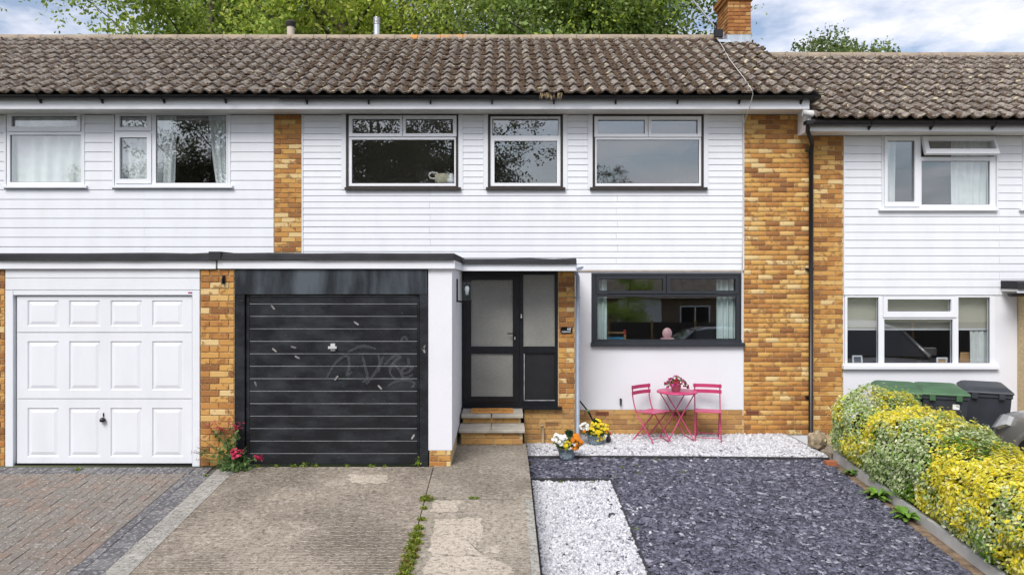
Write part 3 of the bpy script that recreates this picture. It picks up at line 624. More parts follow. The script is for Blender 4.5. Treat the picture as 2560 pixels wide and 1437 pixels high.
# brickwork of the middle house
bw = Wall(300)
pier = MB().box(xr + .0125, PX(2032, YM), YM - .006, YM - .0005, -.21, ZS - .003).build('brick_pier', M_MORTAR, H)
colm = MB().box(PX(686, YM), PX(757, YM) - .012, YM - .006, YM - .0005, PZ(632, YM), ZS - .003).build('brick_column', M_MORTAR, H)
plin = MB().box(PX(1441, YM), xr + .0120, YM - .006, YM - .0005, -.3, PZ(1024, YM)).build('brick_plinth', M_MORTAR, H)
ppier = MB().box(PX(1395, YP), PX(1437, YP), YP - .006, YM - .013, -.3, PZ(678, YP)).build('porch_pier', M_MORTAR, H)
pplin = MB().box(PX(1310, YP), PX(1395, YP) - .001, YP - .006, YP + .1, -.3, PZ(1021, YP)).build('porch_plinth', M_MORTAR, H)
gp = MB().box(PX(502, YG), PX(587, YG), YG - .006, YG + .3, 0, PZ(674, YG)).build('garage_pier', M_MORTAR, H)
gb = MB().box(PX(1071, YG) + .012, PX(1130, YG) - .0125, YG + .008, YG + 2.0, -.02, PZ(1125, YG)).build('pillar_base', M_MORTAR, H)
bw.rect(gp, PX(502, YG), PX(587, YG), 0.0, PZ(674, YG), YG - .006, bl=.225, off=1)
bw.rect(ppier, PX(1395, YP) + .004, PX(1437, YP), PZ(1021, YP), PZ(679, YP), YP - .006, bl=.235)
bw.rect(pplin, PX(1310, YP), PX(1437, YP), -.21, PZ(1021, YP), YP - .006, M_BRICKP, course=.072)
bw.rect(gb, PX(1071, YG) + .012, PX(1130, YG) - .012, -.01, PZ(1125, YG), YG + .008, bl=.2)
bw.rect(colm, PX(686, YM), PX(757, YM) - .012, PZ(630, YM), ZS - .004, YM - .006, off=1)
bw.rect(plin, PX(1441, YM), xr + .0125, -.28, PZ(1024, YM), YM - .006, M_BRICKP)
bw.rect(pier, xr + .0125, PX(2032, YM), -.21, ZS - .004, YM - .006)
bw.flush()
M_AIR = mat('air_brick', (.24, .08, .04), .8); M_HOLE = mat('vent_hole', (.01, .008, .006), 1)
def airbrick(parent, px, py, d, y, m):
    x, z = PX(px, d), PZ(py, d); o_ = MB().box(x-.105, x+.105, y-.022, y, z-.032, z+.032).build('air_brick', m, parent)
    mb = MB()
    for i in range(8):
        for j in range(2): mb.box(x-.085+i*.0225, x-.073+i*.0225, y-.0235, y-.0222, z-.02+j*.024, z-.006+j*.024)
    mb.build('vent_holes', M_HOLE, o_)
airbrick(plin, 1505, 1033, YM, YM, M_AIR); airbrick(plin, 1698, 1033, YM, YM, M_AIR); airbrick(plin, 1880, 1031, YM, YM, M_AIR); airbrick(pplin, 1380, 1058, YP, YP, M_BRICKP)
# eaves
FX0, FX1 = XPL, PX(2020, 10.87)
MB().box(FX0, FX1, 10.86, 10.882, ZS, PZ(244, 10.87)).build('fascia', M_WHITE, H)
MB().box(FX0, FX1, 10.8825, YM - .001, ZS + .004, ZS + .014).build('soffit', M_SOFFIT, H)
MB().box(FX1 + .0005, FX1 + .02, 10.865, YM - .001, ZS + .001, PZ(252, 10.87)).build('fascia_end', M_WHITE, H)
gutter(H, FX0, PX(2033, 10.8), 10.80, PZ(241, 10.8))
vx = 4.78; nt_m = round((vx - XPL) / TW); RX0 = vx - nt_m * TW
mossd = lambda x, v: (.35 + .65 * max(0, 1 - abs(x - 1.9) / 2.6)) * (1 if v > .02 else .3)
RM = roof(H, RX0, vx, YE, ZE, YR, ZR, M_TILE, (15000, mossd), rx1=PX(1795, YR))
# chimney
cy0, cx0, cx1 = 13.6, PX(1819.5, 13.6), PX(1878, 13.6); cy1 = cy0 + .68
ch = MB().box(cx0 + .012, cx1 - .012, cy0 + .012, cy1, 6.2, 8.2).build('chimney', mat('chimney_mortar', (.3, .2, .11), .95, var=.2, vscale=20), H)
cw = Wall(300); z0c, z1c = PZ(87, cy0), PZ(2, cy0)
cw.rect(ch, cx0, cx1, z0c, z1c, cy0 + .012, M_BRICKR); cw.rect(ch, cy0 + .012, cy1, z0c - .15, z1c, cx0 + .012, M_BRICKR, axis='y-', off=1)
cw.rect(ch, cy0 + .012, cy1, z0c - .15, z1c, cx1 - .012, M_BRICKR, axis='y+', off=1)
for k in range(2): MB().box(cx0 - .03*(k+1), cx1 + .03*(k+1), cy0 - .03*(k+1), cy1 + .03*(k+1), z1c + .001 + k*.075, z1c + .073 + k*.075).build('oversailing_course', M_BRICKR, ch)
MB().box(cx0 - .006, cx1 + .006, cy0 - .006, cy0 + .01, PZ(112, cy0), z0c - .002).build('flashing', M_LEAD, ch)
for k in range(3):
    yy = cy0 + .02 + k * .2; z = ZE + (yy - YE) * (ZR - ZE) / (YR - YE) + .06; MB().box(cx0 - .008, cx0 - .001, yy, yy + .19, z - .08, z + .14).build('flashing', M_LEAD, ch)
MB().add([(cx0-.2,cy0-.12,ZE+(cy0-.12-YE)*.5859+.075),(cx0+.03,cy0-.14,ZE+(cy0-.14-YE)*.5859+.075),(cx0+.03,cy0+.02,ZE+(cy0+.02-YE)*.5859+.09),(cx0-.2,cy0+.02,ZE+(cy0+.02-YE)*.5859+.09)], [(0,1,2,3)]).build('flashing', M_LEAD, ch)
for k in (0, 1): MB().lathe([(.12, 0), (.125, .05), (.1, .08), (.095, .4), (.115, .43), (.1, .46), (.07, .46), (.07, .1)], ((cx0+cx1)/2, cy0 + .18 + .32*k, 8.2), 16).build('chimney_pot', mat('terracotta', (.35, .14, .07), .8), ch)
# flat roofs: garage and porch
def flat_roof(parent, x0, x1, yf, zt, zf, zb, yb=YM - .036, felt_over=.02, ret=True):
    n = max(2, int((x1 - x0) / .3)); mb = MB(); V = []
    for i in range(n + 1):
        x = x0 + (x1 - x0) * i / n; w = random.gauss(0, .003); V += [(x, yf - felt_over - .012, zf + w), (x, yf - felt_over + random.gauss(0, .004), zt - .02), (x, yf + .03, zt + random.gauss(0, .003)), (x, yb, zt + .01), (x, yb, zf), (x, yf - felt_over + .012, zf + w)]
    fs = [(6*i+a, 6*(i+1)+a, 6*(i+1)+(a+1) % 6, 6*i+(a+1) % 6) for i in range(n) for a in range(6)] + [tuple(reversed(range(6))), tuple(6*n+a for a in range(6))]
    r_ = mb.add(V, fs).build('flat_roof', M_FELT, parent)
    MB().box(x0 + .01, x1 - .01, yf, yf + .022, zb, zf - .001).build('fascia', M_WHITE, r_)
    MB().box(x0 + .01, x1 - .01, yf + .0225, yb, zb + .02, zf - .002).build('roof_deck', M_SOFFIT, r_)
    if ret: MB().box(x1 - .0095, x1 + .012, yf + .001, yb, zb, zf - .001).build('fascia', M_WHITE, r_)
    return r_
xgl = PX(546, YG)
fr = flat_roof(H, xgl, PX(1135, YG), YG - .05, PZ(633, YG), PZ(651, YG), PZ(671.5, YG))
MB().box(xgl - .08, xgl + .06, YG - .089, YG + .3, PZ(651, YG), PZ(629.5, YG)).build('felt_cap', M_FELT, fr)
pr = flat_roof(H, PX(1147, YC), PX(1441, YC), YC, PZ(646, YC), PZ(660, YC), PZ(677, YC))
# white pillar, black garage door
MB().box(PX(1071, YG), PX(1130, YG), YG - .004, YM - .04, PZ(1125, YG) + .001, PZ(671.5, YG) + .03).build('pillar', M_RENDER, H)
gd = MB().box(PX(588, YG), PX(1068, YG), YG - .02, YG + .04, PZ(735, YG), PZ(673, YG)).build('garage_lintel', M_LINTEL, H)
for a, b in ((590, 612), (1049, 1070)): MB().box(PX(a, YG), PX(b, YG), YG - .012, YG + .08, .0, PZ(735, YG) - .001).build('garage_door_post', M_BDOOR, H)
gdoor = MB().box(PX(614, YG), PX(1047, YG), YG + .045, YG + .07, .015, PZ(737, YG)).build('garage_door', M_BDOOR, H)
zt = PZ(739, YG); edges = [PZ(759 + 31.2 * i, YG) for i in range(13)]; lv = [zt] + edges + [.02]
x0g, x1g = PX(623, YG), PX(1042, YG)
for a, b in zip(lv[:-1], lv[1:]):
    prof = [(YG+.020, b+.004), (YG+.017, a-.0085), (YG+.021, a-.0055), (YG+.044, a-.005), (YG+.044, b+.001)]
    mb = MB().prism_x(prof, x0g, x1g); mb.box(x0g, x1g, YG+.023, YG+.044, a-.0044, a-.0006, 1); mb.build('door_plank', [M_BDOOR, M_LIP], gdoor)
for a, b in ((614.5, 622), (1043, 1046.5)): MB().box(PX(a, YG), PX(b, YG), YG + .02, YG + .0445, .02, PZ(738, YG)).build('door_stile', M_BDOOR, gdoor)
hx, hz = PX(832, YG), PZ(868, YG)
hb = MB(); hb.box(hx-.026, hx+.026, YG-.004, YG+.017, hz-.042, hz+.045); hb.box(hx-.05, hx+.05, YG-.03, YG-.0045, hz-.014, hz+.014); hb.build('door_handle', mat('pale_metal', (.5,.51,.52), .4), gdoor)
def ribbon(pts, w, y, m, name, parent):
    pts = [Vector((PX(a, YG), PZ(b, YG))) for a, b in pts]; fine = []
    for i in range(len(pts) - 1):                       # Catmull-Rom
        p0, p1, p2, p3 = pts[max(i-1, 0)], pts[i], pts[i+1], pts[min(i+2, len(pts)-1)]
        for k in range(6):
            t = k / 6; fine.append(.5 * ((2*p1) + (p2-p0)*t + (2*p0-5*p1+4*p2-p3)*t*t + (3*p1-p0-3*p2+p3)*t**3))
    fine.append(pts[-1]); V = []
    for i, p in enumerate(fine):
        d = (fine[min(i+1, len(fine)-1)] - fine[max(i-1, 0)]).normalized(); q = Vector((-d.y, d.x)) * w * .5 * (.6 + .4 * math.sin(3.14 * i / len(fine)) + random.uniform(-.15, .15))
        V += [(p.x - q.x, y, p.y - q.y), (p.x + q.x, y, p.y + q.y)]
    return MB().add(V, [(2*i, 2*i+1, 2*i+3, 2*i+2) for i in range(len(fine)-1)]).build(name, m, parent)
mc = bpy.data.materials.new('chalk_scrawl'); mc.use_nodes = True; q = mc.node_tree; tr = q.nodes.new('ShaderNodeBsdfTransparent'); mi = q.nodes.new('ShaderNodeMixShader'); mi.inputs[0].default_value = .06
q.nodes['Principled BSDF'].inputs['Base Color'].default_value = (.5, .55, .58, 1); q.nodes['Principled BSDF'].inputs['Roughness'].default_value = .9
q.links.new(tr.outputs[0], mi.inputs[1]); q.links.new(q.nodes['Principled BSDF'].outputs[0], mi.inputs[2]); q.links.new(mi.outputs[0], q.nodes['Material Output'].inputs[0])
for pts in ([(815,945),(840,905),(868,890),(872,920),(866,938),(880,930)], [(905,890),(912,915),(918,945),(905,955)], [(945,888),(948,910),(935,935),(915,960)], [(945,930),(952,905),(958,890)], [(960,912),(985,890),(1000,892),(985,905),(974,930),(990,950)], [(975,915),(990,915),(1003,932),(1020,930),(1030,918),(1015,916),(1003,930),(1010,944),(1032,936)], [(970,965),(985,955),(1015,950),(1036,958),(1028,968)], [(1000,852),(1012,842),(1018,852)], [(868,880),(905,865),(940,872)], [(1020,895),(1022,910)]):
    ribbon(pts, .034, YG + .0148, mc, 'chalk_scrawl', gdoor)
mt = mat('old_tape', (.2, .19, .19), .8, var=.6, vscale=9)
for x, z, a in ((681,768,.9), (890,808,.6), (685,875,.7), (742,893,.45), (638,960,1.2), (949,968,.8), (1032,1092,-1.0), (840,945,-.9), (1060,875,1.2), (1060,868,-1.0), (733,868,.3)):
    c, s = math.cos(a) * 7, math.sin(a) * 7; ribbon([(x-c, z-s), (x, z), (x+c, z+s)], .022, YG + .0146 if x < 1048 else YG - .0135, mt, 'tape_scrap', gdoor)
# porch door unit
hall = room(H, PX(1152, YP), PX(1395, YP) - .002, .0, 2.4, YP + .1, .55, M_ROOM)
fx0, fx1 = PX(1152, YP), PX(1395, YP); D_ = empty('d'); bpy.data.objects.remove(D_)
M_BLK = mat('black_door_paint', (.006, .007, .010), .35, var=.3, vscale=9)
gl = [RC(1178,700,1282,865,YP), RC(1178,884,1282,990,YP), RC(1308,687,1387,865,YP), RC(1310,882,1387,1001,YP)]
leaf = RC(1162,690,1298,1004,YP)
door = holed(MB(), fx0, fx1, PZ(1018, YP), PZ(679, YP), YP, YP + .08, [leaf, gl[2], gl[3]]).build('door_frame', M_BLK, H)
dl = holed(MB(), leaf[0]+.003, leaf[1]-.003, leaf[2]+.003, leaf[3]-.003, YP - .012, YP + .05, gl[:2]).build('door', M_BLK, H)
for g_ in gl[:2]: MB().box(g_[0]-.003, g_[1]+.003, YP + .01, YP + .016, g_[2]-.003, g_[3]+.003).build('pane', M_OBSC, dl)
MB().box(gl[2][0]-.003, gl[2][1]+.003, YP + .02, YP + .026, gl[2][2]-.003, gl[2][3]+.003).build('pane', M_OBSC, door)
MB().box(gl[3][0]-.003, gl[3][1]+.003, YP + .03, YP + .04, gl[3][2]-.003, gl[3][3]+.003).build('door_panel', mat('black_panel', (.012, .012, .015), .45, var=.2), door)
M_BEAD = mat('worn_bead', (.35, .36, .37), .6, var=.3, vscale=9)
MB().box(gl[3][0]-.002, gl[3][0]+.008, YP-.002, YP+.02, gl[3][2], gl[3][3]-.01).build('bead', M_BEAD, door); MB().box(gl[3][0], gl[3][1], YP-.002, YP+.02, gl[3][2]-.002, gl[3][2]+.007).build('bead', M_BEAD, door)
for g_ in gl[:3]: MB().box(g_[0], g_[1], YP-.013, YP+.012, g_[2]-.002, g_[2]+.006).build('bead', mat('bead_grey', (.2,.21,.21), .6), door)
hx, hz = PX(1287, YP), PZ(833, YP)
MB().box(hx-.014, hx+.014, YP-.022, YP-.0125, hz-.12, hz+.05).tube([(hx, YP-.02, hz), (hx, YP-.055, hz), (hx-.11, YP-.055, hz)], .009, 8).build('handle', M_BLACKP, dl)
MB().box(hx-.008, hx+.008, YP-.03, YP-.0225, hz-.09, hz-.05).build('lock', M_METAL, dl)
hx, hz = PX(1303, YP), PZ(788, YP); MB().box(hx-.022, hx+.022, YP-.02, YP-.001, hz-.06, hz+.06).build('doorbell_plate', M_BLACKP, door); MB().lathe([(0, .022), (.010, .022), (.012, .012), (.012, 0)], (hx, YP-.03, hz-.04), 10).box(hx-.008, hx+.008, YP-.026, YP-.0202, hz-.04, hz+.02).build('doorbell', M_METAL, door)
MB().prism_x([(YP-.09, PZ(1021,YP)), (YP+.05, PZ(1021,YP)), (YP+.05, PZ(1015.5,YP)+.012), (YP-.09, PZ(1016,YP))], fx0, PX(1404, YP)).build('door_sill', M_BLK, H)
# porch gutter stub and grey downpipe
gx, gzz = PX(1449, YC), PZ(666, YC)
a = [math.pi + math.pi * i / 8 for i in range(9)]; n9 = 18
V = [(gx + r_ * math.cos(t), yv, gzz + r_ * math.sin(t)) for yv in (YC - .02, YM - .05) for r_, ts in ((.055, a), (.049, list(reversed(a)))) for t in ts]
MB().add(V, [(i, (i+1) % 18, 18 + (i+1) % 18, 18 + i) for i in range(18)] + [tuple(reversed(range(18))), tuple(range(18, 36))]).build('porch_gutter', M_GREYPIPE, H)
dpx = PX(1443.5, YP); MB().tube([(gx-.01, YP - .06, gzz - .05), (dpx, YP - .055, gzz - .14), (dpx, YP - .05, -.2)], .028, 10).build('downpipe', M_GREYPIPE, H)
for z in (1.93, .9): MB().box(dpx-.04, dpx+.04, YP-.025, YP+.02, z, z+.025).build('pipe_clip', M_GREYPIPE, H)
# steps
st = empty('door_steps', (PX(1230, 10), 10, 0)); tag(st, 'two brick and slab steps up to the dark front door', 'steps')
sx0, sx1 = -.585, .305; sw = Wall(); core = MB().box(sx0+.035, sx1-.03, 9.64, 10.5, -.05, .163).box(sx0+.035, sx1-.045, 10.06, 10.5, .1635, .284).build('step_core', M_MORTAR, st)
sw.rect(core, sx0+.035, sx1-.03, 0, .162, 9.64, M_BRICKP, course=.081); sw.rect(core, sx0+.035, sx1-.045, .206, .284, 10.06, M_BRICKP, off=1)
sm = (sx0 + sx1) / 2
for a, b in ((sx0+.02, sm-.002), (sm+.002, sx1)):
    MB().cbox(a-.012, b, 9.58, 10.055, .1645, .205, .006).build('step_slab', M_SLAB, st); MB().cbox(a, b-.012, 9.99, 10.5, .2855, .33, .006).build('step_slab', M_SLAB, st)

# ---------------------------------------------------------------- left house
HL = empty('terraced_house', (PX(200, YM), YM, 0)); tag(HL, 'white clad terraced house with white panelled garage door', 'house')
xL = -12.0; L1, L2 = (18,281,207,466), (288,281,571,466); opl = [RC(*w, YM) for w in (L1, L2)]
holed(MB(), xL, XPL - .003, -.5, ZS - .002, YM, YM + .25, opl).build('wall', M_RENDER, HL)
zcl = PZ(640, YM); El = [(o_[0] - .035, o_[1] + .045, o_[2] - .03, 99) for o_ in opl]
boards(HL, xL, PX(685, YM), zcl, ZS - .004, .1475, El, joints=((PX(362, YM),), ()))
for o_ in opl:
    for a, b in ((o_[0]-.033, o_[0]-.002), (o_[1]+.002, o_[1]+.043)): MB().box(a, b, YM-.03, YM-.001, o_[2]-.028, ZS-.004).build('trim', M_CLAD, HL)
window(HL, YM, (19,282,206,465), [(32,292,196,318), (27,338,204,456)], [(21,284,204,330)], (8,464,217,470), setback=-.02)
window(HL, YM, (289,282,570,465), [(302,292,370,319), (302,345,370,448), (391,289,567,458)], [(291,284,381,329), (291,333,381,460)], (280,464,582,470), setback=-.02)
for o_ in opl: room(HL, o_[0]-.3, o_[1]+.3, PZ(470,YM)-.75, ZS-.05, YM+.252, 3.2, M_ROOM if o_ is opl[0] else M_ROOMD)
MB().box(xL, FX0 - .002, 10.86, 10.882, ZS, PZ(246, 10.87)).build('fascia', M_WHITE, HL)
MB().box(xL, FX0 - .002, 10.8825, YM - .001, ZS + .004, ZS + .014).build('soffit', M_SOFFIT, HL)
gutter(HL, xL, FX0 - .002, 10.80, PZ(239, 10.8))
roof(HL, RX0 - 31 * TW, RX0 - .001, YE, ZE + .001, YR, ZR + .002, M_TILEL, (3800, lambda x, v: .5))
fr = flat_roof(HL, -9.0, xgl - .003, YG - .05, PZ(633, YG), PZ(652, YG), PZ(672, YG), ret=False)
lp = MB().box(-8.2, PX(14, YG), YG - .006, YG + .3, 0, PZ(674, YG)).build('garage_pier', M_MORTAR, HL)
lw = Wall(); lw.rect(lp, PX(14, YG) - .5, PX(14, YG), 0, PZ(674, YG), YG - .006)
for a, b in ((674, 694.5), (695.5, 724)): MB().box(PX(15.5, YG), PX(500, YG), YG - .012, YG + .05, PZ(b, YG), PZ(a, YG)).build('header_board', M_CLAD, HL)
for a, b in ((15.5, 34), (482, 500)): MB().box(PX(a, YG), PX(b, YG), YG - .014, YG + .08, 0.0, PZ(725, YG)).build('garage_door_post', M_CLAD, HL)
MB().box(PX(34, YG) + .001, PX(482, YG) - .001, YG - .008, YG + .08, PZ(737, YG), PZ(725, YG)).build('garage_door_head', M_CLAD, HL)
wd = MB().box(PX(36, YG), PX(480, YG), YG + .045, YG + .07, .03, PZ(738, YG)).build('garage_door', M_CLAD, HL)
xs4 = [(66, 144), (170, 248), (274, 352), (378, 455)]
def door_section(za, zb, pa, pb):
    X0_, X1_ = PX(40, YG), PX(478, YG); Z0_, Z1_ = PZ(zb, YG) + .002, PZ(za, YG) - .002
    pan = [RC(a, pa, b, pb, YG) for a, b in xs4]
    s_ = holed(MB(), X0_, X1_, Z0_, Z1_, YG + .02, YG + .0445, pan).build('door_section', M_CLAD, wd)
    for p in pan:                                       # raised and fielded panel
        y0_, y1_, y2_ = YG + .02, YG + .034, YG + .022; g1, g2 = .012, .055; V = []
        for g_, yv in ((0, y0_), (g1, y1_), (g2, y2_), (g2 + .004, y2_)): V += [(p[0]+g_, yv, p[2]+g_), (p[1]-g_, yv, p[2]+g_), (p[1]-g_, yv, p[3]-g_), (p[0]+g_, yv, p[3]-g_)]
        MB().add(V, [(4*r_+i, 4*r_+(i+1) % 4, 4*r_+4+(i+1) % 4, 4*r_+4+i) for r_ in range(3) for i in range(4)] + [(12, 13, 14, 15)]).build('door_panel', M_CLAD, s_)
door_section(741, 830.5, 751, 815); door_section(831.5, 996.5, 853, 975); door_section(997.5, 1162, 1020, 1142)
MB().box(PX(36, YG), PX(480, YG), YG + .012, YG + .05, .004, .029).build('rubber_seal', M_BLACKP, wd)
hx, hz = PX(257, YG), PZ(1048, YG); MB().lathe([(0, 0), (.03, 0), (.034, .02), (.02, .045), (0, .05)], (hx, YG - .005, hz - .025), 12).tube([(hx, YG + .02, hz), (hx, YG-.02, hz)], .012, 8).box(hx-.006, hx+.006, YG+.01, YG+.0199, hz+.03, hz+.075).build('door_handle', M_BLACKP, wd)
MB().box(PX(471, YG), PX(477, YG), YG-.010, YG-.0082, PZ(733.5, YG), PZ(730, YG)).box(PX(477.2, YG), PX(483, YG)-.005, YG-.010, YG-.0082, PZ(733.5, YG), PZ(730, YG), 1).build('maker_badge', [mat('badge_red', (.5,.03,.06), .4), mat('badge_blue', (.03,.05,.4), .4)], HL)
# ---------------------------------------------------------------- right house
HR = empty('terraced_house', (PX(2300, YM), YM, -.35)); tag(HR, 'white clad terraced house with open top window and wheelie bins before it', 'house')
xR0, xR1, xRe = PX(2032, YM) + .002, PX(2107, YM), 12.5; ZCR = PZ(737, YM)
R1, R2, R3 = (2205,340,2488,523), (2110,738,2486,921), (2556,340,2840,523); opr = [RC(*w, YM) for w in (R1, R2, R3)]
holed(MB(), xR0, xRe, -.8, ZS2 - .002, YM, YM + .25, opr).build('wall', M_RENDER, HR)
holed(MB(), xR1 + .002, PX(2541, YM), -.5, ZCR - .001, YM - .010, YM - .0005, [opr[1]]).build('render_coat', M_RENDER, HR)
Er = [(o_[0] - .02, o_[1] + .03, o_[2] - .03, 99) for o_ in (opr[0], opr[2])]
boards(HR, xR1 + .014, xRe, ZCR, ZS2 - .004, .1222, Er, joints=((PX(2496, YM),), ()))
for o_ in (opr[0], opr[2]):
    for a, b in ((o_[0]-.018, o_[0]-.002), (o_[1]+.002, o_[1]+.028)): MB().box(a, b, YM-.03, YM-.001, o_[2]-.028, ZS2-.004).build('trim', M_CLAD, HR)
MB().box(xR1 + .001, xR1 + .013, YM-.034, YM-.001, ZCR, ZS2-.004).build('trim', M_CLAD, HR)
window(HR, YM, (2206,341,2487,522), [(2216,353,2284,505), (2313,353,2478,379), (2302,403,2473,512)], [(2208,343,2297,518), (2301,343,2484,393)], (2197,521,2494,527), setback=-.02, tilt=1)
window(HR, YM, (2557,341,2839,522), [(2570,353,2660,505), (2680,403,2820,512)], [], (2550,521,2846,527), setback=-.02)
window(HR, YM, (2111,739,2485,920), [(2117,743,2195,907), (2216,748,2375,778), (2209,798,2380,907), (2394,743,2473,907)], [(2205,739.5,2388,793)], (2107,913,2497,922), setback=-.02)
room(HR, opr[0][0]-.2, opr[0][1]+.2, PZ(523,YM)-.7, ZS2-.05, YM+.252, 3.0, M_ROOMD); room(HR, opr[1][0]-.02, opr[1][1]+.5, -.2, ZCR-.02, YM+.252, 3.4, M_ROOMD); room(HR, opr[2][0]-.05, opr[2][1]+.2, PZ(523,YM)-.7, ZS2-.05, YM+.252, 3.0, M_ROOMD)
rp_ = MB().box(xR0, xR1, YM - .006, YM - .0005, -.4, ZS2 - .003).build('brick_pier', M_MORTAR, HR)
rw = Wall(300); rw.rect(rp_, xR0, xR1, -.21, ZS2 - .004, YM - .006)
rp2 = MB().box(PX(2543, YM), 9.2, YM - .3, YM - .011, -.5, PZ(737, YM)).build('brick_pier', M_MORTAR, HR); rw.rect(rp2, PX(2543, YM), PX(2543, YM) + .5, -.35, PZ(740, YM), YM - .3)
rw.flush()
bxl = PX(1992, YM); FR0 = PX(2027, 10.87)
MB().box(FR0, xRe, 10.86, 10.882, ZS2, PZ(302, 10.87)).build('fascia', M_WHITE, HR)
MB().prism_x([(10.855, ZS2 - .001), (YM - .0135, ZS2 - .001), (YM - .0135, ZE2 + (YM - YE) * .58 + .0), (10.855, ZE2 + .06)], FR0 - .05, FR0 - .0005).build('fascia_end', M_WHITE, HR)
MB().box(FR0, xRe, 10.8825, YM - .001, ZS2 + .004, ZS2 + .014).build('soffit', M_SOFFIT, HR)
gutter(HR, PX(2018, 10.8), xRe, 10.80, PZ(306, 10.8), first=.95)
rx0 = 4.665; nR = 36; roof(HR, rx0, rx0 + nR * TW, YE, ZE2, 14.2, ZR2, M_TILE, (9000, lambda x, v: .8))
dx = PX(2034, 11.1); dt = PX(2020, 10.8)
dp = MB().box(dt-.045, dt+.055, 10.74, 10.86, PZ(312,10.8), PZ(303,10.8)).tube([(dt, 10.80, PZ(310,10.8)), (dt, 10.81, PZ(328,10.8)), (dx-.012, 11.12, PZ(358,11.1)), (dx, 11.19, PZ(374,11.15)), (dx, 11.20, -.21)], .033, 10).build('downpipe', M_BLACKP, HR)
for z in (PZ(376, 11.2), PZ(672, 11.2), PZ(992, 11.2)): MB().box(dx-.075, dx+.04, 11.185, YM-.007, z-.012, z+.014).build('pipe_clip', M_BLACKP, dp)
fr2 = flat_roof(HR, PX(2538, 10.9), 12.4, 10.86, PZ(703, 10.9), PZ(722, 10.9), PZ(732, 10.9), ret=False)
gutter(fr2, PX(2524, 10.8), 12.3, 10.80, PZ(733, 10.8), .05)
# lead of tile at the stepped verge
MB().tube([(PX(2015, YE), YE + .12, ZE2 + .12), (PX(2040, YE), YE + .1, ZE2 + .1)], .05, 8).build('verge_filler', mat('verge_mortar', (.6, .6, .6), .8), HR)

# ------------------------------------------------------------------ things on and around the houses
def thing_mb(name, mb, m, label, cat, group=None): return tag(mb.build(name, m), label, cat, group)
# aerial and its cable
ax0, az0, ay = PX(1790, 13.5), PZ(56, 13.5), 13.62
ar = empty('aerial_mast', (ax0, ay, az0)); tag(ar, 'silver aerial pole leaning out from the brick chimney', 'aerial')
MB().tube([(ax0 + .06, ay, az0 - .22), (ax0 + .02, ay, az0 - .05), (ax0 - .42, ay - .02, az0 + .46), (ax0 - 1.2, ay - .06, az0 + 1.4)], .017, 8).build('pole', M_METAL, ar)
MB().box(ax0 + .0, ax0 + .16, ay - .03, ay + .04, az0 - .24, az0 - .1).tube([(ax0 + .03, ay, az0 - .1), (ax0 + .02, ay, az0 + .03)], .03, 8).build('bracket', M_BLACKP, ar)
def on_roof(px, py): # where the line of sight meets the main roof
    d = 12.0; k = (ZR - ZE) / (YR - YE)
    for _ in range(60): d = d + .5 * (((ZE + (d - YE) * k + .05) - PZ(py, d)) / -( k - (CY - py) / F))
    return (PX(px, d), d - .02, PZ(py, d) + .01)
pts = [on_roof(x, y_) for x, y_ in ((1792,98), (1806,120), (1822,150), (1845,180), (1866,208), (1879,230))] + [(PX(1882,10.72), 10.715, PZ(236,10.72)), (PX(1875,10.75), 10.74, PZ(265,10.75)), (PX(1862,11.1), 11.1, PZ(300,11.1)), (PX(1857,11.2), 11.2, PZ(320,11.2)), (PX(1858.5,11.2), 11.205, PZ(480,11.2)), (PX(1857,11.2), 11.2, PZ(600,11.2)), (PX(1855,11.2), 11.205, PZ(680,11.2)), (PX(1855,11.2), 11.205, PZ(850,11.2))]
thing_mb('aerial_cable', MB().tube(pts, .0065, 6), mat('cable', (.55, .53, .5), .6), 'pale aerial cable running down the tiles and beside the cladding', 'cable')
dg_ = MB()
for k in range(46):
    x = PX(1352 + random.random() * 55, 10.74); dg_.tube([(x, 10.76, PZ(236, 10.74)), (x + random.gauss(0, .01), 10.725, PZ(234, 10.74) + random.uniform(0, .02)), (x + random.gauss(0, .02), 10.72, PZ(238, 10.74) - random.uniform(.01, .09))], [.003, .003, .0015], 4, cap=False)
thing_mb('dry_grass', dg_, mat('dry_grass', (.33, .25, .14), .9, var=.3, vscale=20), 'dry brown grass hanging over the black gutter above the middle upper window', 'grass tuft')
# vents above the ridge
v = empty('vent_pipe', (PX(727, 14.6), 14.6, 6.5)); tag(v, 'pale clay vent pipe with dark cowl behind the ridge', 'vent pipe')
vz = PZ(62, 14.6); MB().lathe([(.075, -.6), (.075, 0)], (PX(727,14.6), 14.6, vz - .04), 16).build('pipe', mat('clay', (.55, .48, .4), .8), v); MB().lathe([(.08, -.05), (.095, -.04), (.095, .03), (.1, .035), (.1, .05), (.085, .055), (.085, .07), (0, .075)], (PX(727,14.6), 14.6, vz), 16).build('cowl', mat('cowl', (.05,.045,.04), .8), v)
v = empty('metal_flue', (PX(942, 14.6), 14.6, 6.5)); tag(v, 'shiny steel flue with louvred cap standing behind the ridge', 'flue')
vz = PZ(62, 14.6); MB().lathe([(.062, -.6), (.062, 0)], (PX(942,14.6), 14.6, vz), 16).build('pipe', M_METAL, v)
MB().lathe([(r_, k * .028 + dz) for k in range(5) for r_, dz in ((.062, 0), (.075, .006), (.075, .018), (.06, .022))] + [(.0, .15)], (PX(942,14.6), 14.6, vz), 16).build('cap', M_METAL, v)
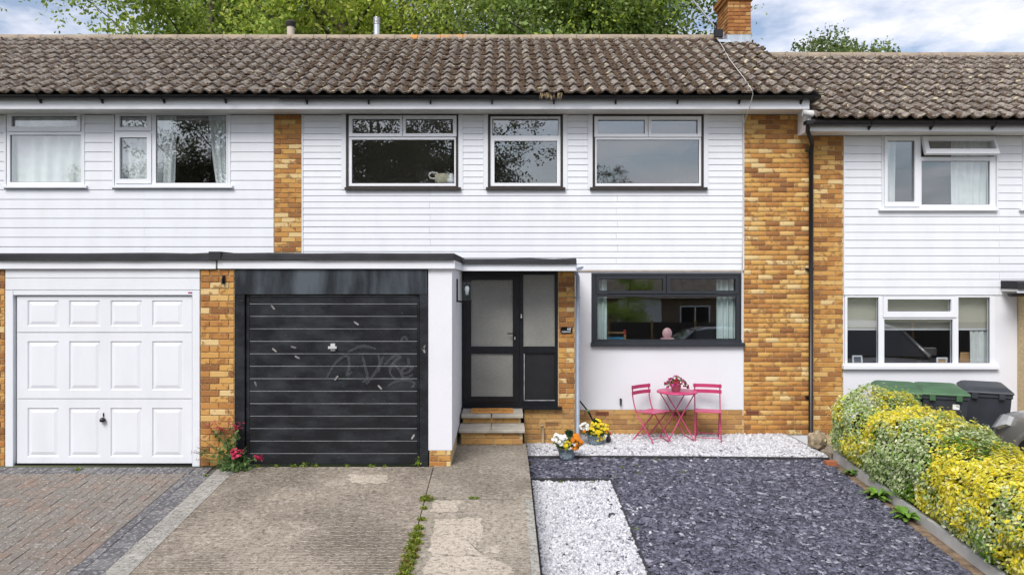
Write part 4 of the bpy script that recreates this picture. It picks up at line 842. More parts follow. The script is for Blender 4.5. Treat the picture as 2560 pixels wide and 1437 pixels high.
# lantern on the white pillar's side
lx, lz, ly = PX(1130, YG), PZ(728, 9.3), 9.4
ln = empty('wall_lantern', (lx, ly, lz)); tag(ln, 'black wall lantern with clear glass on the white pillar beside the door', 'lantern')
MB().box(lx + .001, lx + .015, ly - .05, ly + .05, lz - .14, lz + .16).tube([(lx + .01, ly, lz - .13), (lx + .09, ly, lz - .14), (lx + .12, ly, lz - .12)], .012, 6).build('bracket', M_BLACKP, ln)
cxl = lx + .135; MB().box(cxl-.06, cxl+.06, ly-.06, ly+.06, lz-.128, lz-.112).box(cxl-.062, cxl+.062, ly-.062, ly+.062, lz+.12, lz+.14).build('frame', M_BLACKP, ln)
MB().lathe([(.054, -.111), (.054, .119)], (cxl, ly, lz), 20).build('glass', m_glass('lantern_glass', .05, (.9,.95,.98)), ln); MB().lathe([(0, -.02), (.02, -.015), (.022, .02), (.03, .05), (.028, .08), (.015, .098), (0, .1)], (cxl, ly, lz - .03), 14).build('bulb', mat('bulb', (.8, .8, .78), .3), ln)
# house number
sx, sz = PX(1415.5, YP), PZ(824.5, YP); sn = empty('house_number_sign', (sx, YP - .03, sz)); tag(sn, 'small black house number plate reading 68 on the porch brickwork', 'sign')
MB().box(sx-.088, sx+.088, YP-.034, YP-.022, sz-.047, sz+.047).build('plate', mat('gloss_black', (.008,.008,.01), .12), sn)
for a in (-1, 1):
    for b in (-1, 1): MB().lathe([(0, 0), (.006, 0), (.006, .003)], (0, 0, 0), 8).build('screw', M_METAL, sn).location = (0, 0, 0)
for c in list(sn.children):
    if c.name.startswith('screw'): bpy.data.objects.remove(c)
for a in (-1, 1):
    for b in (-1, 1): MB().box(sx+a*.079-.005, sx+a*.079+.005, YP-.037, YP-.0342, sz+b*.038-.005, sz+b*.038+.005).build('screw', M_METAL, sn)
M_LET = mat('white_lettering', (.7, .72, .74), .5)
def text(body, size, x, z, y, m, parent):
    cu = bpy.data.curves.new('t', 'FONT'); cu.body = body; cu.size = size; cu.extrude = .0008; cu.align_x = 'RIGHT'; to = bpy.data.objects.new('t', cu); COL.objects.link(to)
    dg = bpy.context.evaluated_depsgraph_get(); me = bpy.data.meshes.new_from_object(to.evaluated_get(dg)); bpy.data.objects.remove(to)
    me.transform(Matrix.Translation((x, y, z)) @ Matrix.Rotation(math.pi/2, 4, 'X')); me.materials.clear(); me.materials.append(m); return link('lettering', me, parent)
text('68', .058, sx + .068, sz - .002, YP - .0352, M_LET, sn)
mb = MB(); mb.box(sx-.068, sx+.068, YP-.0358, YP-.0342, sz-.013, sz-.010); xx = sx - .066
while xx < sx + .06: w = random.uniform(.005, .010); mb.box(xx, xx + w, YP-.0358, YP-.0342, sz-.034, sz-.034+random.choice((.010, .013, .010))); xx += w + .004
mb.build('lettering', M_LET, sn)
# doormat
dm = empty('doormat', (-.14, 10.28, .33)); tag(dm, 'orange brown coir doormat on the top step', 'doormat')
MB().cbox(-.44, .155, 10.12, 10.44, .3305, .347, .004).build('mat', mat('coir', (.55, .25, .06), 1, var=.25, vscale=30, bump=.8, bscale=220), dm)
mb = MB(); xx = -.33
while xx < .06: w = random.uniform(.012, .03); mb.box(xx, xx + w, 10.25, 10.265 + random.random() * .03, .3475, .3482); xx += w + .012
mb.build('print', mat('mat_print', (.08, .04, .02), 1), dm)
# brackets on walls
for px, py, d, yy, lab in ((562, 699, YG, YG - .02, 'small black bracket screwed to the garage brick pier'), (1551, 1003, YM, YM - .013, 'small black tap bracket low on the white rendered wall')):
    x, z = PX(px, d), PZ(py, d); thing_mb('wall_bracket', MB().box(x-.014, x+.014, yy-.03, yy, z-.05, z+.05).tube([(x, yy-.03, z+.03), (x-.005, yy-.06, z), (x-.01, yy-.05, z-.06)], .01, 6), M_BLACKP, lab, 'bracket')
# curtains, blinds, things on the sills
def curtain(name, x0, x1, z0, z1, y, folds, lab, m=M_CURT, taper=0, amp=.035):
    n = max(12, int(folds * 8)); rows = 7; V = []; ph = random.random() * 6
    for j in range(rows + 1):
        v_ = j / rows; z = z1 + (z0 - z1) * v_; xa, xb = x0 + (x1 - x0) * max(0, taper) * v_**1.5, x1 - (x1 - x0) * max(0, -taper) * v_**1.5
        for i in range(n + 1):
            u = i / n; V.append((xa + (xb - xa) * u, y + amp * math.sin(u * folds * 6.283 + ph + .5 * math.sin(3 * v_ + u * 5)) * (.5 + .5 * math.sin(7.3 * u + ph) ** 2), z))
    k = n + 1; mb = MB().add(V, [(j*k+i, j*k+i+1, (j+1)*k+i+1, (j+1)*k+i) for j in range(rows) for i in range(n)], 0, True)
    return thing_mb(name, mb, m, lab, 'curtain')
yc = YM + .13
def cur(px0, px1, py0, py1, folds, lab, **kw): return curtain('curtain', PX(px0, yc), PX(px1, yc), PZ(py1, yc), PZ(py0, yc), yc, folds, lab, **kw)
cur(15, 212, 280, 470, 6, 'white net curtain filling the narrow upper window beside the white garage house edge')
cur(292, 384, 280, 470, 4, 'white net curtain behind the small double sash of the upper window')
cur(386, 440, 280, 470, 3, 'white curtain hanging left of the dark tree reflection in the wide upper window', taper=-.1)
cur(520, 580, 280, 470, 4, 'white curtain gathered at the edge of the wide upper window by the cladding', taper=.35)
cur(1490, 1517, 690, 848, 2, 'pale blue grey curtain by the grey downpipe end of the dark framed window', m=mat('grey_curtain', (.6,.7,.7), .9))
cur(1790, 1842, 690, 846, 4, 'pale blue grey curtain by the brick pier end of the dark framed window', m=mat('grey_curtain2', (.6,.7,.7), .9))
cur(2212, 2240, 345, 512, 2, 'white curtain edge behind the side pane below the open top window')
cur(2375, 2480, 345, 516, 6, 'white curtain behind the wide pane below the open top window')
cur(2425, 2478, 827, 912, 4, 'white curtain beneath the roller blind next to the neighbour brick pier')
for a, b, lab in ((2112, 2197, 'beige roller blind in the side pane beside the brick wall'), (2203, 2386, 'wide beige roller blind in the middle panes above the bins'), (2390, 2478, 'beige roller blind in the pane above the curtain')):
    yb = YM + .12; bl = empty('roller_blind', (PX((a+b)/2, yb), yb, PZ(742, yb))); tag(bl, lab, 'blind')
    MB().box(PX(a, yb), PX(b, yb), yb, yb + .004, PZ(821, yb), PZ(748, yb)).build('cloth', M_BLIND, bl); MB().box(PX(a, yb), PX(b, yb), yb-.008, yb + .012, PZ(825, yb), PZ(821, yb)-.0005).build('bottom_bar', M_WHITE, bl)
    MB().tube([(PX(a, yb), yb, PZ(744, yb)), (PX(b, yb), yb, PZ(744, yb))], .022, 10).build('roller', M_BLIND, bl)
ys = YM + .16
def pf(px, py, w, h, tilt, lab, m1, m2):
    f = empty('photo_frame', (PX(px, ys), ys, PZ(py, ys))); tag(f, lab, 'photo frame'); x, z = PX(px, ys), PZ(py, ys); q = w * .14
    mb = holed(MB(), x - w/2, x + w/2, z, z + h, ys - .008, ys + .008, [(x-w/2+q, x+w/2-q, z+q, z+h-q)]); mb.v = [(a + (c - z) * tilt, b + (c - z) * .15, c) for a, b, c in mb.v]; mb.build('frame', m1, f)
    mb = MB().box(x-w/2+q, x+w/2-q, ys+.002, ys+.006, z+q, z+h-q); mb.v = [(a + (c - z) * tilt, b + (c - z) * .15, c) for a, b, c in mb.v]; mb.build('picture', m2, f)
pf(2144, 909, .16, .13, 0, 'small white photo frame on the sill below the side blind', M_WHITE, mat('dark_photo', (.03,.04,.07), .3))
pf(2354, 909, .17, .10, .15, 'white photo frame leaning over a brown picture on the neighbour sill', M_WHITE, M_WOOD)
pf(2412, 909, .19, .18, .25, 'plain wooden frame back standing on the neighbour sill', M_WOOD, M_WOOD)
# wicker bag on the sill of the first upper window, pink mirror and stool by the dark window
bx, by, bz = PX(1110, ys), ys + .02, PZ(461, ys)
bag = empty('woven_bag', (bx, by, bz)); tag(bag, 'cream woven bag with rope handle on the upper window sill', 'bag')
MB().lathe([(0, .0), (.14, 0), (.155, .06), (.165, .16), (.15, .17), (.14, .1)], (bx, by + .08, bz), 18).build('bag_body', mat('woven_cream', (.5,.47,.36), .9, var=.2, vscale=50), bag)
MB().tube([(bx-.13, by, bz+.09), (bx-.22, by, bz+.1), (bx-.24, by, bz+.15), (bx-.2, by, bz+.19), (bx-.1, by, bz+.18)], .014, 8).build('handle', mat('rope', (.62,.6,.55), .9), bag)
bo = empty('toy_bunny', (bx + .12, by - .04, bz)); tag(bo, 'small white and grey soft toy beside the woven bag', 'toy')
MB().lathe([(0, 0), (.06, .01), (.07, .06), (.04, .1), (.045, .13), (.03, .16), (0, .17)], (bx+.12, by-.06, bz), 12).build('body', M_WHITE, bo); MB().tube([(bx+.10, by-.06, bz+.15), (bx+.03, by-.06, bz+.2)], [.02, .012], 6).build('ear', mat('grey_felt', (.2,.22,.24), .9), bo)
px_, pz_ = PX(1668, ys), PZ(849, ys); pm = empty('toy_mirror', (px_, ys, pz_)); tag(pm, 'pale pink round backed toy mirror on the dark window sill', 'mirror')
mb = MB(); mb.lathe([(.0, -.012), (.072, -.012), (.078, 0), (.072, .012), (0, .012)], (0, 0, 0), 24); mb.v = [(px_ + a, ys + c, pz_ + .1 + b * 1.15) for a, b, c in mb.v]; mb.build('mirror_back', M_PINKP, pm); MB().box(px_-.1, px_+.1, ys-.03, ys+.03, pz_-.005, pz_+.03).build('stand', M_PINKP, pm)
cx_, cz_ = PX(1540, YM + .6), PZ(850, YM + .6); yc_ = YM + .6; kc = empty('toy_chair', (cx_, yc_, cz_ - .4)); tag(kc, 'small wooden child chair with blue and red rails inside the dark window', 'child chair')
MB().box(cx_-.16, cx_+.13, yc_, yc_+.02, cz_, cz_+.05).build('rail', mat('toy_blue', (.06,.35,.6), .5), kc); MB().box(cx_-.16, cx_+.13, yc_, yc_+.02, cz_+.11, cz_+.135).build('rail', M_WOOD, kc); MB().box(cx_+.1305, cx_+.165, yc_, yc_+.03, cz_-.4, cz_+.09).build('post', M_WOOD, kc); MB().box(cx_+.1305, cx_+.165, yc_, yc_+.03, cz_+.0905, cz_+.17).build('post', mat('toy_red', (.55,.06,.04), .5), kc)
MB().box(cx_-.195, cx_-.1605, yc_, yc_+.03, cz_-.4, cz_+.17).box(cx_-.195, cx_+.165, yc_+.031, yc_+.3, cz_-.1, cz_-.07).build('seat', M_WOOD, kc)
xq, zq, yq = PX(1555, YM+2.2), PZ(812, YM+2.2), YM+2.2; ac = empty('white_armchair', (xq, yq, 0)); tag(ac, 'white armchair seen inside through the dark framed window', 'armchair')
MB().box(xq-.4, xq+.4, yq-.3, yq+.4, .0, .45).build('seat', M_WHITE, ac); MB().box(xq-.4, xq+.4, yq+.405, yq+.55, .0, .95).build('backrest', M_WHITE, ac); MB().box(xq+.405, xq+.53, yq-.3, yq+.5, .0, .62).build('armrest', M_WHITE, ac); MB().box(xq-.53, xq-.405, yq-.3, yq+.5, .0, .62).build('armrest', M_WHITE, ac)

# ------------------------------------------------------------------ pink bistro set
def bar(mb, a, b, w=.02, t=.008):                        # flat bar
    a, b = Vector(a), Vector(b); d = (b - a).normalized(); s = d.cross(Vector((1, 0, 0))); s = s.normalized() * t / 2 if s.length > 1e-3 else Vector((0, t/2, 0)); u = d.cross(s).normalized() * w / 2
    P_ = [p + i * u + j * s for p in (a, b) for i, j in ((-1,-1), (1,-1), (1,1), (-1,1))]
    return mb.add(P_, [(0,1,2,3), (7,6,5,4), (0,4,5,1), (1,5,6,2), (2,6,7,3), (3,7,4,0)])
def bistro_chair(loc, rz, label):                        # local: faces -y (towards the camera when rz = 0)
    c = empty('bistro_chair', loc, rz); tag(c, label, 'chair', 'pink folding bistro chairs')
    for s in (-1, 1):
        MB().tube([(s*.185, .215, .82), (s*.185, .20, .62), (s*.185, .165, .50), (s*.185, .09, .36), (s*.185, -.21, 0)], .0095, 6).build('leg', M_PINK, c, ID)
        MB().tube([(s*.16, -.17, .445), (s*.16, .0, .25), (s*.16, .22, 0)], .0095, 6).build('leg', M_PINK, c, ID)
    for z, y in ((.79, .212), (.705, .207)): MB().add([(x, y - .012 - .03 * (1 - (x / .21) ** 2) * -1 + k * .008, z + h) for x in (-.21, -.105, 0, .105, .21) for k in (0, 1) for h in (-.027, .027)], [(4*i+a, 4*i+4+a, 4*i+4+b, 4*i+b) for i in range(4) for a, b in ((0, 1), (1, 3), (3, 2), (2, 0))] + [(0, 1, 3, 2), (16, 18, 19, 17)]).build('back_slat', M_PINK, c, ID)
    for k in range(5): MB().box(-.19, .19, -.2 + k * .076, -.2 + k * .076 + .06, .448 - .004 * k, .458 - .004 * k).build('seat_slat', M_PINK, c, ID)
    MB().tube([(-.16, .15, .075), (.16, .15, .075)], .006, 6).build('stretcher', M_PINK, c, ID); MB().tube([(-.185, -.15, .065), (.185, -.15, .065)], .006, 6).build('stretcher', M_PINK, c, ID)
    return c
zg = -.205
bistro_chair((PX(1628, 10.8), 10.78, zg), math.radians(38), 'pink folding bistro chair turned to the table, nearer the flower pots')
bistro_chair((PX(1768, 10.85), 10.82, zg), math.radians(-14), 'pink folding bistro chair facing the garden, nearer the brick pier')
tb = empty('bistro_table', (PX(1692, 10.86), 10.86, zg), math.radians(8)); tag(tb, 'round pink metal bistro table on crossed folding legs', 'table')
MB().lathe([(0, .735), (.295, .735), (.30, .728), (.30, .715), (.285, .715), (0, .722)], (0, 0, 0), 36).build('tabletop', M_PINK, tb, ID)
for s in (-1, 1):
    MB().tube([(-.22, s*.16, .715), (0, s*.165, .36), (.2, s*.18, .02)], .009, 6).build('leg', M_PINK, tb, ID); MB().tube([(.22, s*.15, .715), (0, s*.15, .36), (-.2, s*.17, .02)], .009, 6).build('leg', M_PINK, tb, ID)
for x, y in ((.2, .18), (-.2, .17)): MB().tube([(x, -y, .02), (x, y, .02)], .008, 6).build('stretcher', M_PINK, tb, ID)
# ------------------------------------------------------------------ flowers
GREENS = [(.07,.14,.02), (.1,.19,.03), (.05,.10,.015), (.16,.24,.05)]
def ball_pts(n, c, r, flat=1.0, hemi=True, shell=.5):
    d = rng.normal(size=(n, 3)); d /= np.linalg.norm(d, axis=1)[:, None]
    if hemi: d[:, 2] = np.abs(d[:, 2]) * .98 - .12
    return np.array(c) + d * (r * rng.uniform(shell, 1, (n, 1))) * np.array([1, 1, flat])
FLB = [np.array([(math.cos(a) * r_, math.sin(a) * r_, .12 * (1 if r_ > .5 else 0) + .05 * (k % 2)) for k, (a, r_) in enumerate([(2*math.pi*i/10, .5 if i % 2 == 0 else .38) for i in range(10)])])]
FLF = [tuple(range(10))]
def blooms(name, P, size, col, parent, c, inv=None):
    n = len(P); R = rot_random(n, .5); return link(name, scatter(name, FLB, FLF, P, size, R, M_PETAL, None, col), parent, None, inv)
def orient_out(P, c):                                    # petals face outwards from the plant centre and up
    d = P - np.array(c); d += rng.normal(0, .03, d.shape); d[:, 1] -= .05; d /= np.linalg.norm(d, axis=1)[:, None]
    a = np.cross(d, rng.normal(size=d.shape)); a /= np.linalg.norm(a, axis=1)[:, None]; b = np.cross(d, a); return np.stack([a, b, d], 2)
def flowers(name, P, size, col, parent, c): return link(name, scatter(name, FLB, FLF, P, size, orient_out(P, c), M_PETAL, None, col), parent)
def m_pot():
    g = NG('speckled_blue_pot'); v_ = g.n('ShaderNodeTexVoronoi', Scale=55.0, Vector=g.pos, feature='DISTANCE_TO_EDGE').outputs['Distance']
    c = g.mix(g.ramp(v_, [(.1, 0.0), (.2, 1.0)]), (.38, .46, .5), (.05, .10, .16)); g.base(c, .35); g.bump(v_, .6, .01); return g.m
M_POT = m_pot()
def planter(px, d, r, h, label, groups, green_r):
    x = PX(px, d); z = gz_garden(d) + .006; p = empty('flower_pot', (x, d, z)); tag(p, label, 'flower pot')
    MB().lathe([(0, 0), (r*.72, 0), (r*.8, h*.3), (r*.95, h*.86), (r*1.05, h*.9), (r*1.05, h), (r*.93, h), (r*.9, h*.8)], (x, d, z), 28).build('pot', M_POT, p)
    MB().lathe([(0, h*.86), (r*.9, h*.86)], (x, d, z), 20).build('soil', M_SOIL, p)
    c = (x, d, z + h + .02); P_ = ball_pts(1500, c, green_r, .75, shell=.25); P_[:, 2] = np.maximum(P_[:, 2], z + h * .75)
    leaves('foliage', P_, rng.uniform(.018, .04, len(P_)), mixcol([(.09,.17,.025), (.06,.12,.02), (.3,.34,.16), (.14,.22,.05)], len(P_)), p)
    MB().tube([(x, d, z + h*.8), (x + .02, d + .04, z + h + green_r*.6)], .006, 5).build('stem', mat('stem_green', (.1,.2,.03), .7), p)
    for (ox, oz, rr, n, s, col) in groups:
        cc = (x + ox, d - .09, z + h + oz); Q = ball_pts(n, cc, rr, .8, hemi=False, shell=.5); Q[:, 1] = d + (Q[:, 1] - d) * 1.0 - .04
        flowers('blossom', Q, rng.uniform(s*.75, s*1.2, n), mixcol(col, n, .06), p, (x, d + .12, z + h - .02))
    Q = ball_pts(260, (x + .03, d + .03, z + h + green_r*.75), .085, 1, shell=.1); leaves('foliage', Q, rng.uniform(.03, .05, len(Q)) * np.ones(len(Q)), mixcol([(.02,.07,.035), (.03,.09,.04)], 260), p)
YEL, ORA, WHI = [(.78,.58,.01), (.8,.64,.03)], [(.75,.22,.01), (.8,.28,.015)], [(.8,.8,.76), (.76,.77,.72)]
planter(1417, 9.70, .128, .165, 'speckled blue pot of white, yellow and orange flowers next to the slate edge', [(-.13, .13, .11, 34, .05, WHI), (.12, .12, .095, 30, .05, ORA), (-.02, .06, .055, 9, .058, YEL), (.06, .04, .09, 14, .03, WHI), (.1, .03, .05, 8, .05, ORA), (-.0, -.01, .02, 2, .045, YEL)], .2)
planter(1488, 10.55, .125, .15, 'speckled blue pot full of small yellow flowers near the grey downpipe', [(.03, .13, .15, 80, .04, YEL), (.05, .04, .14, 26, .04, YEL), (-.18, .14, .08, 26, .04, WHI), (-.15, .06, .05, 6, .04, ORA), (.15, .08, .05, 4, .04, ORA)], .21)
x, d, z = PX(1690, 10.84), 10.84, zg + .737; fp = empty('table_flower_pot', (x, d, z)); tag(fp, 'small pink pot of crimson and magenta flowers on the bistro table', 'flower pot')
MB().lathe([(0, 0), (.062, 0), (.08, .1), (.084, .1), (.084, .115), (.072, .115), (.068, .09)], (x, d, z), 20).build('pot', M_PINKP, fp)
P_ = ball_pts(900, (x + .005, d, z + .12), .185, .7, shell=.2); P_[:, 2] -= .25 * np.abs(P_[:, 0] - x) ; leaves('foliage', P_, rng.uniform(.018, .034, len(P_)), mixcol([(.12,.2,.05), (.06,.1,.03), (.2,.25,.1)], len(P_)), fp)
for col, n in (([(.32,.008,.03), (.22,.005,.02)], 60), ([(.6,.07,.36), (.55,.05,.3)], 26), ([(.75,.72,.7)], 10)):
    Q = ball_pts(n, (x, d - .01, z + .12), .19, .72, shell=.85); Q[:, 2] -= .3 * np.abs(Q[:, 0] - x); flowers('blossom', Q, rng.uniform(.028, .042, n), mixcol(col, n, .1), fp, (x, d + .1, z + .05))
# tool handle leaning behind the grey downpipe, garden ornament
thing_mb('tool_handle', MB().tube([(PX(1446, 11.1), 11.2, PZ(998, 11.1)), (PX(1468, 10.95), 10.98, PZ(1025, 10.95))], .013, 8, 0).tube([(PX(1468, 10.95), 10.98, PZ(1025, 10.95)), (PX(1472, 10.92), 10.945, PZ(1030, 10.92))], .0135, 8, 1).tube([(PX(1472, 10.92), 10.945, PZ(1030, 10.92)), (PX(1505, 10.75), 10.72, -.17)], .013, 8, 0), [M_BLACKP, mat('green_grip', (.03,.35,.25), .5)], 'black broom handle with green band leaning behind the flower pots', 'broom handle')
bx_, by_ = PX(1522, 10.6), 10.62; brd = empty('bird_ornament', (bx_, by_, -.2)); tag(brd, 'small red and dark garden bird ornament beside the yellow flower pot', 'ornament')
MB().lathe([(0, 0), (.025, .01), (.04, .05), (.03, .09), (.018, .105), (.026, .13), (.018, .155), (0, .16)], (bx_, by_, -.2), 12).build('body', mat('ornament_dark', (.05,.04,.04), .5), brd); MB().lathe([(0, .03), (.02, .02), (.024, 0)], (bx_ + .012, by_ - .015, -.06), 10).build('cap', mat('ornament_red', (.5,.03,.02), .5), brd)
# stone and loose brick by the hedge
sp_ = gpt(2042, 1122, gz_garden)
import bmesh
bm = bmesh.new(); bmesh.ops.create_icosphere(bm, subdivisions=3, radius=1)
for v_ in bm.verts:
    n_ = v_.co.normalized(); f_ = 1 + .16 * math.sin(4 * n_.x + 1) * math.cos(5 * n_.y) + .12 * math.sin(7 * n_.z + 3 * n_.x); f_ = min(f_, 1.0 + .1 * math.cos(9 * n_.x)); v_.co = Vector((n_.x * .14, n_.y * .11, n_.z * .15)) * (round(f_ * 9) / 9)
me = bpy.data.meshes.new('stone'); bm.to_mesh(me); bm.free(); me.materials.append(mat('field_stone', (.3,.24,.16), .95, var=.35, vscale=14, bump=.9, bscale=25)); o = link('stone', me, None, (sp_[0] + .06, sp_[1] + .12, -.12)); tag(o, 'rough brown stone at the end of the hedge by the brick wall', 'stone')
bq = gpt(2076, 1163, gz_garden); thing_mb('loose_brick', MB().box(bq[0]-.07, bq[0]+.07, bq[1]-.05, bq[1]+.05, gz_garden(bq[1]), gz_garden(bq[1]) + .06), mat('red_brick', (.38,.13,.06), .9, var=.2, vscale=20), 'loose red brick lying at the foot of the hedge', 'brick')
px0, pz0 = PX(1357, 10.5), -.2; thing_mb('overflow_pipe', MB().tube([(px0, 10.52, -.2), (px0, 10.52, .05), (px0 - .01, 10.5, .085)], .02, 8), mat('clay_pipe', (.4,.3,.18), .8), 'short buff pipe standing before the porch brickwork', 'pipe')
# ------------------------------------------------------------------ valerian, weeds, dandelions
def stem_plant(name, label, cat, base, stems, m_col, flower_col, fl_size, leaf_size, leaves_per, group=None, clump=0):
    p = empty(name, base); tag(p, label, cat, group); mb = MB(); LP = []; FP = []
    for (dx_, dy_, h, fl) in stems:
        a = Vector(base); b = a + Vector((dx_*.35, dy_*.35, h*.6)); c = a + Vector((dx_, dy_, h)); mb.tube([a, b, c], [.005, .004, .003], 5)
        for k in range(leaves_per):
            t = random.uniform(.05, .92); q = a.lerp(b, t/.6) if t < .6 else b.lerp(c, (t-.6)/.4); LP.append(tuple(q + Vector((random.gauss(0, .018), random.gauss(0, .018), random.gauss(0, .012)))))
        for k in range(fl): FP.append(tuple(c + Vector((random.gauss(0, .024), random.gauss(0, .02), random.gauss(0, .02)))))
    for k in range(clump): LP.append((base[0] + random.gauss(0, .07), base[1] + random.gauss(0, .05), base[2] + abs(random.gauss(0, .06)) + .01))
    mb.build('stem', mat('stem', (.16,.22,.07), .7), p); LP = np.array(LP); leaves('foliage', LP, rng.uniform(.7, 1.2, len(LP)) * leaf_size, mixcol(m_col, len(LP)), p)
    if FP: FP = np.array(FP); flowers('blossom', FP, rng.uniform(.7, 1.2, len(FP)) * fl_size, mixcol(flower_col, len(FP), .12), p, base)
vb = (PX(585, 8.4), 8.40, gz_drive(8.4)); s_ = []
for px, py in ((521,1065),(540,1058),(571,1060),(594,1065),(588,1075),(552,1070),(555,1095),(525,1075)): s_.append((PX(px, 8.4)-vb[0], random.uniform(-.04, .06), PZ(py, 8.4)-vb[2], 16))
for px, py in ((590,1138),(594,1130),(584,1133),(646,1145),(490,1128),(494,1118),(500,1097),(497,1148),(484,1130)): s_.append((PX(px, 8.35)-vb[0], -.05, max(.05, PZ(py, 8.35)-vb[2]), 22 if px > 580 else 6))
for k in range(14): s_.append((random.gauss(0, .12), random.gauss(0, .05), random.uniform(.08, .3), 0))
stem_plant('valerian', 'wild red valerian growing at the foot of the garage brick pier', 'plant', vb, s_, [(.14,.24,.08), (.2,.3,.12), (.1,.19,.05)], [(.5,.03,.09), (.42,.02,.08), (.58,.07,.14)], .034, .06, 16, clump=420)
def weed(px, py, gz, size, n, label, cols=None, h=1.0, grp='weeds in the joints', name='weed'):
    x, y = gpt(px, py, gz); c = cols or [(.22,.33,.03), (.3,.4,.05), (.15,.24,.03)]
    P_ = np.c_[rng.normal(x, size*.5, n), rng.normal(y, size*.35, n), gz(y) + np.abs(rng.normal(0, size*.45*h, n)) + .006]
    o = leaves(name, P_, rng.uniform(.016, .036, n) * (size/.06) ** .4, mixcol(c, n)); tag(o, label, 'weed', grp); return o
GL = 'low green weed sprouting along the black garage door'
for px, s in ((690,.03), (733,.035), (760,.04), (788,.035), (868,.03), (930,.035), (962,.02), (640,.03)): weed(px, 1167, gz_drive, s, 40, GL, grp='weeds under the garage door')
weed(1048, 1163, gz_drive, .07, 130, 'taller bright weed by the black garage door post', h=1.4); weed(1078, 1160, gz_drive, .07, 90, 'reddish weed at the pillar foot', [(.2,.2,.06), (.3,.2,.08), (.12,.2,.04)], h=1.8)
weed(195, 1176, gz_drive, .035, 50, 'low weed by the white garage door'); weed(514, 1190, gz_drive, .03, 40, 'weed in the gap beside the block paving')
for i, (px, py, s, n) in enumerate(((1066,1250,.06,320), (1061,1272,.03,120), (1054,1300,.035,160), (1047,1322,.045,260), (1042,1340,.055,380), (1037,1358,.055,420), (1031,1376,.055,420), (1026,1394,.055,420), (1020,1410,.05,400), (1015,1424,.05,380), (1009,1440,.05,380))): weed(px, py, gz_drive, s, n, 'moss and weeds filling the joint between driveway and path', [(.2,.3,.03), (.3,.38,.05), (.14,.22,.03), (.3,.2,.07)], .7, grp='weeds between driveway and path', name='joint_weed')
for px in (1178, 1192): weed(px, 1246, gz_drive, .03, 60, 'weeds in the cross joint of the path', h=.5, grp='weeds across the path', name='joint_weed')
for px, py in ((1512,1155), (1540,1195), (1555,1170), (1600,1185), (1590,1165), (1545,1205), (1370,1203), (1400,1207), (1708,1182), (1730,1140), (1700,1143), (1590,1325), (1640,1150), (1330,1160), (1405,1145), (1865,1148), (1480,1207), (1560,1147)): weed(px, py, gz_garden, .03 if px != 1405 else .05, 34 if px != 1405 else 70, 'small yellow green seedlings among the slate and stones', [(.22,.28,.05), (.3,.34,.08), (.15,.22,.04)], .8, grp='seedlings in the slate bed', name='seedling')
def dandelion(px, py, r, label):
    x, y = gpt(px, py, gz_garden); z = gz_garden(y); p = empty('dandelion', (x, y, z)); tag(p, label, 'weed'); mb = MB()
    for k in range(34):
        a = random.uniform(0, 6.28); L = r * random.uniform(.6, 1.1); e = random.uniform(.15, .9); w = L * .12; d_ = Vector((math.cos(a), math.sin(a), 0)); s = Vector((-d_.y, d_.x, 0)); b = Vector((x, y, z + .01)); V = []; n = 6
        for i in range(n + 1):
            t = i / n; c = b + d_ * L * t + Vector((0, 0, L * e * math.sin(t * 2.2) * .6)); ww = w * (.35 + math.sin(3.14 * min(1, t * 1.02)) * (1 if i % 2 else .55)); V += [tuple(c - s * ww), tuple(c + s * ww + Vector((0, 0, .004)))]
        mb.add(V, [(2*i, 2*i+1, 2*i+3, 2*i+2) for i in range(n)])
    mb.build('leaf_rosette', mat('dandelion_leaf', (.13,.26,.03), .6, var=.3, vscale=12), p)
dandelion(2195, 1245, .2, 'dandelion like weed clump under the hedge, beside the kerb gap'); dandelion(2265, 1295, .22, 'larger bright green dandelion clump beside the hedge kerb'); dandelion(2125, 1185, .12, 'small grassy clump at the start of the hedge kerb')
# ------------------------------------------------------------------ wheelie bins
def bin_(x, y, rz, label, cb_, cl):
    b = empty('wheelie_bin', (x, y, gz_right(y)), rz); tag(b, label, 'bin', 'wheelie bins'); h = .96; V = []
    for z, wx, wy in ((.06, .22, .25), (h*.55, .25, .30), (h - .05, .275, .335), (h - .049, .29, .35), (h, .29, .35)): V += [(-wx, -wy, z), (wx, -wy, z), (wx, wy, z), (-wx, wy, z)]
    body = MB().add(V, [(4*r_+i, 4*r_+(i+1) % 4, 4*r_+4+(i+1) % 4, 4*r_+4+i) for r_ in range(4) for i in range(4)] + [(3,2,1,0)]).build('bin_body', cb_, b, ID); md = body.modifiers.new('b', 'BEVEL'); md.width = .02; md.segments = 2
    V = []
    for z, wx, y0, y1 in ((h + .003, .305, -.37, .37), (h + .035, .30, -.365, .37), (h + .075, .25, -.26, .34), (h + .085, .2, -.2, .3)): V += [(-wx, y0, z), (wx, y0, z), (wx, y1, z + .02), (-wx, y1, z + .02)]
    lid = MB().add(V, [(4*r_+i, 4*r_+(i+1) % 4, 4*r_+4+(i+1) % 4, 4*r_+4+i) for r_ in range(3) for i in range(4)] + [(3,2,1,0), (12,13,14,15)]).build('lid', cl, b, ID); md = lid.modifiers.new('b', 'BEVEL'); md.width = .012; md.segments = 2
    for s in (-1, 1): MB().box(s*.16-.035, s*.16+.035, -.385, -.352, h - .06, h + .02).build('lid_lug', cl, b, ID)
    MB().tube([(-.26, .40, h - .02), (.26, .40, h - .02)], .016, 8).build('handle', cb_, b, ID)
    for s in (-1, 1): mb = MB().lathe([(0, -.025), (.09, -.025), (.1, -.015), (.1, .015), (.09, .025), (0, .025)], (0, 0, 0), 16); mb.v = [(s*.22 + c, .28 + a, .1 + bb) for a, bb, c in mb.v]; mb.build('wheel', M_BLACKP, b, ID)
    return b
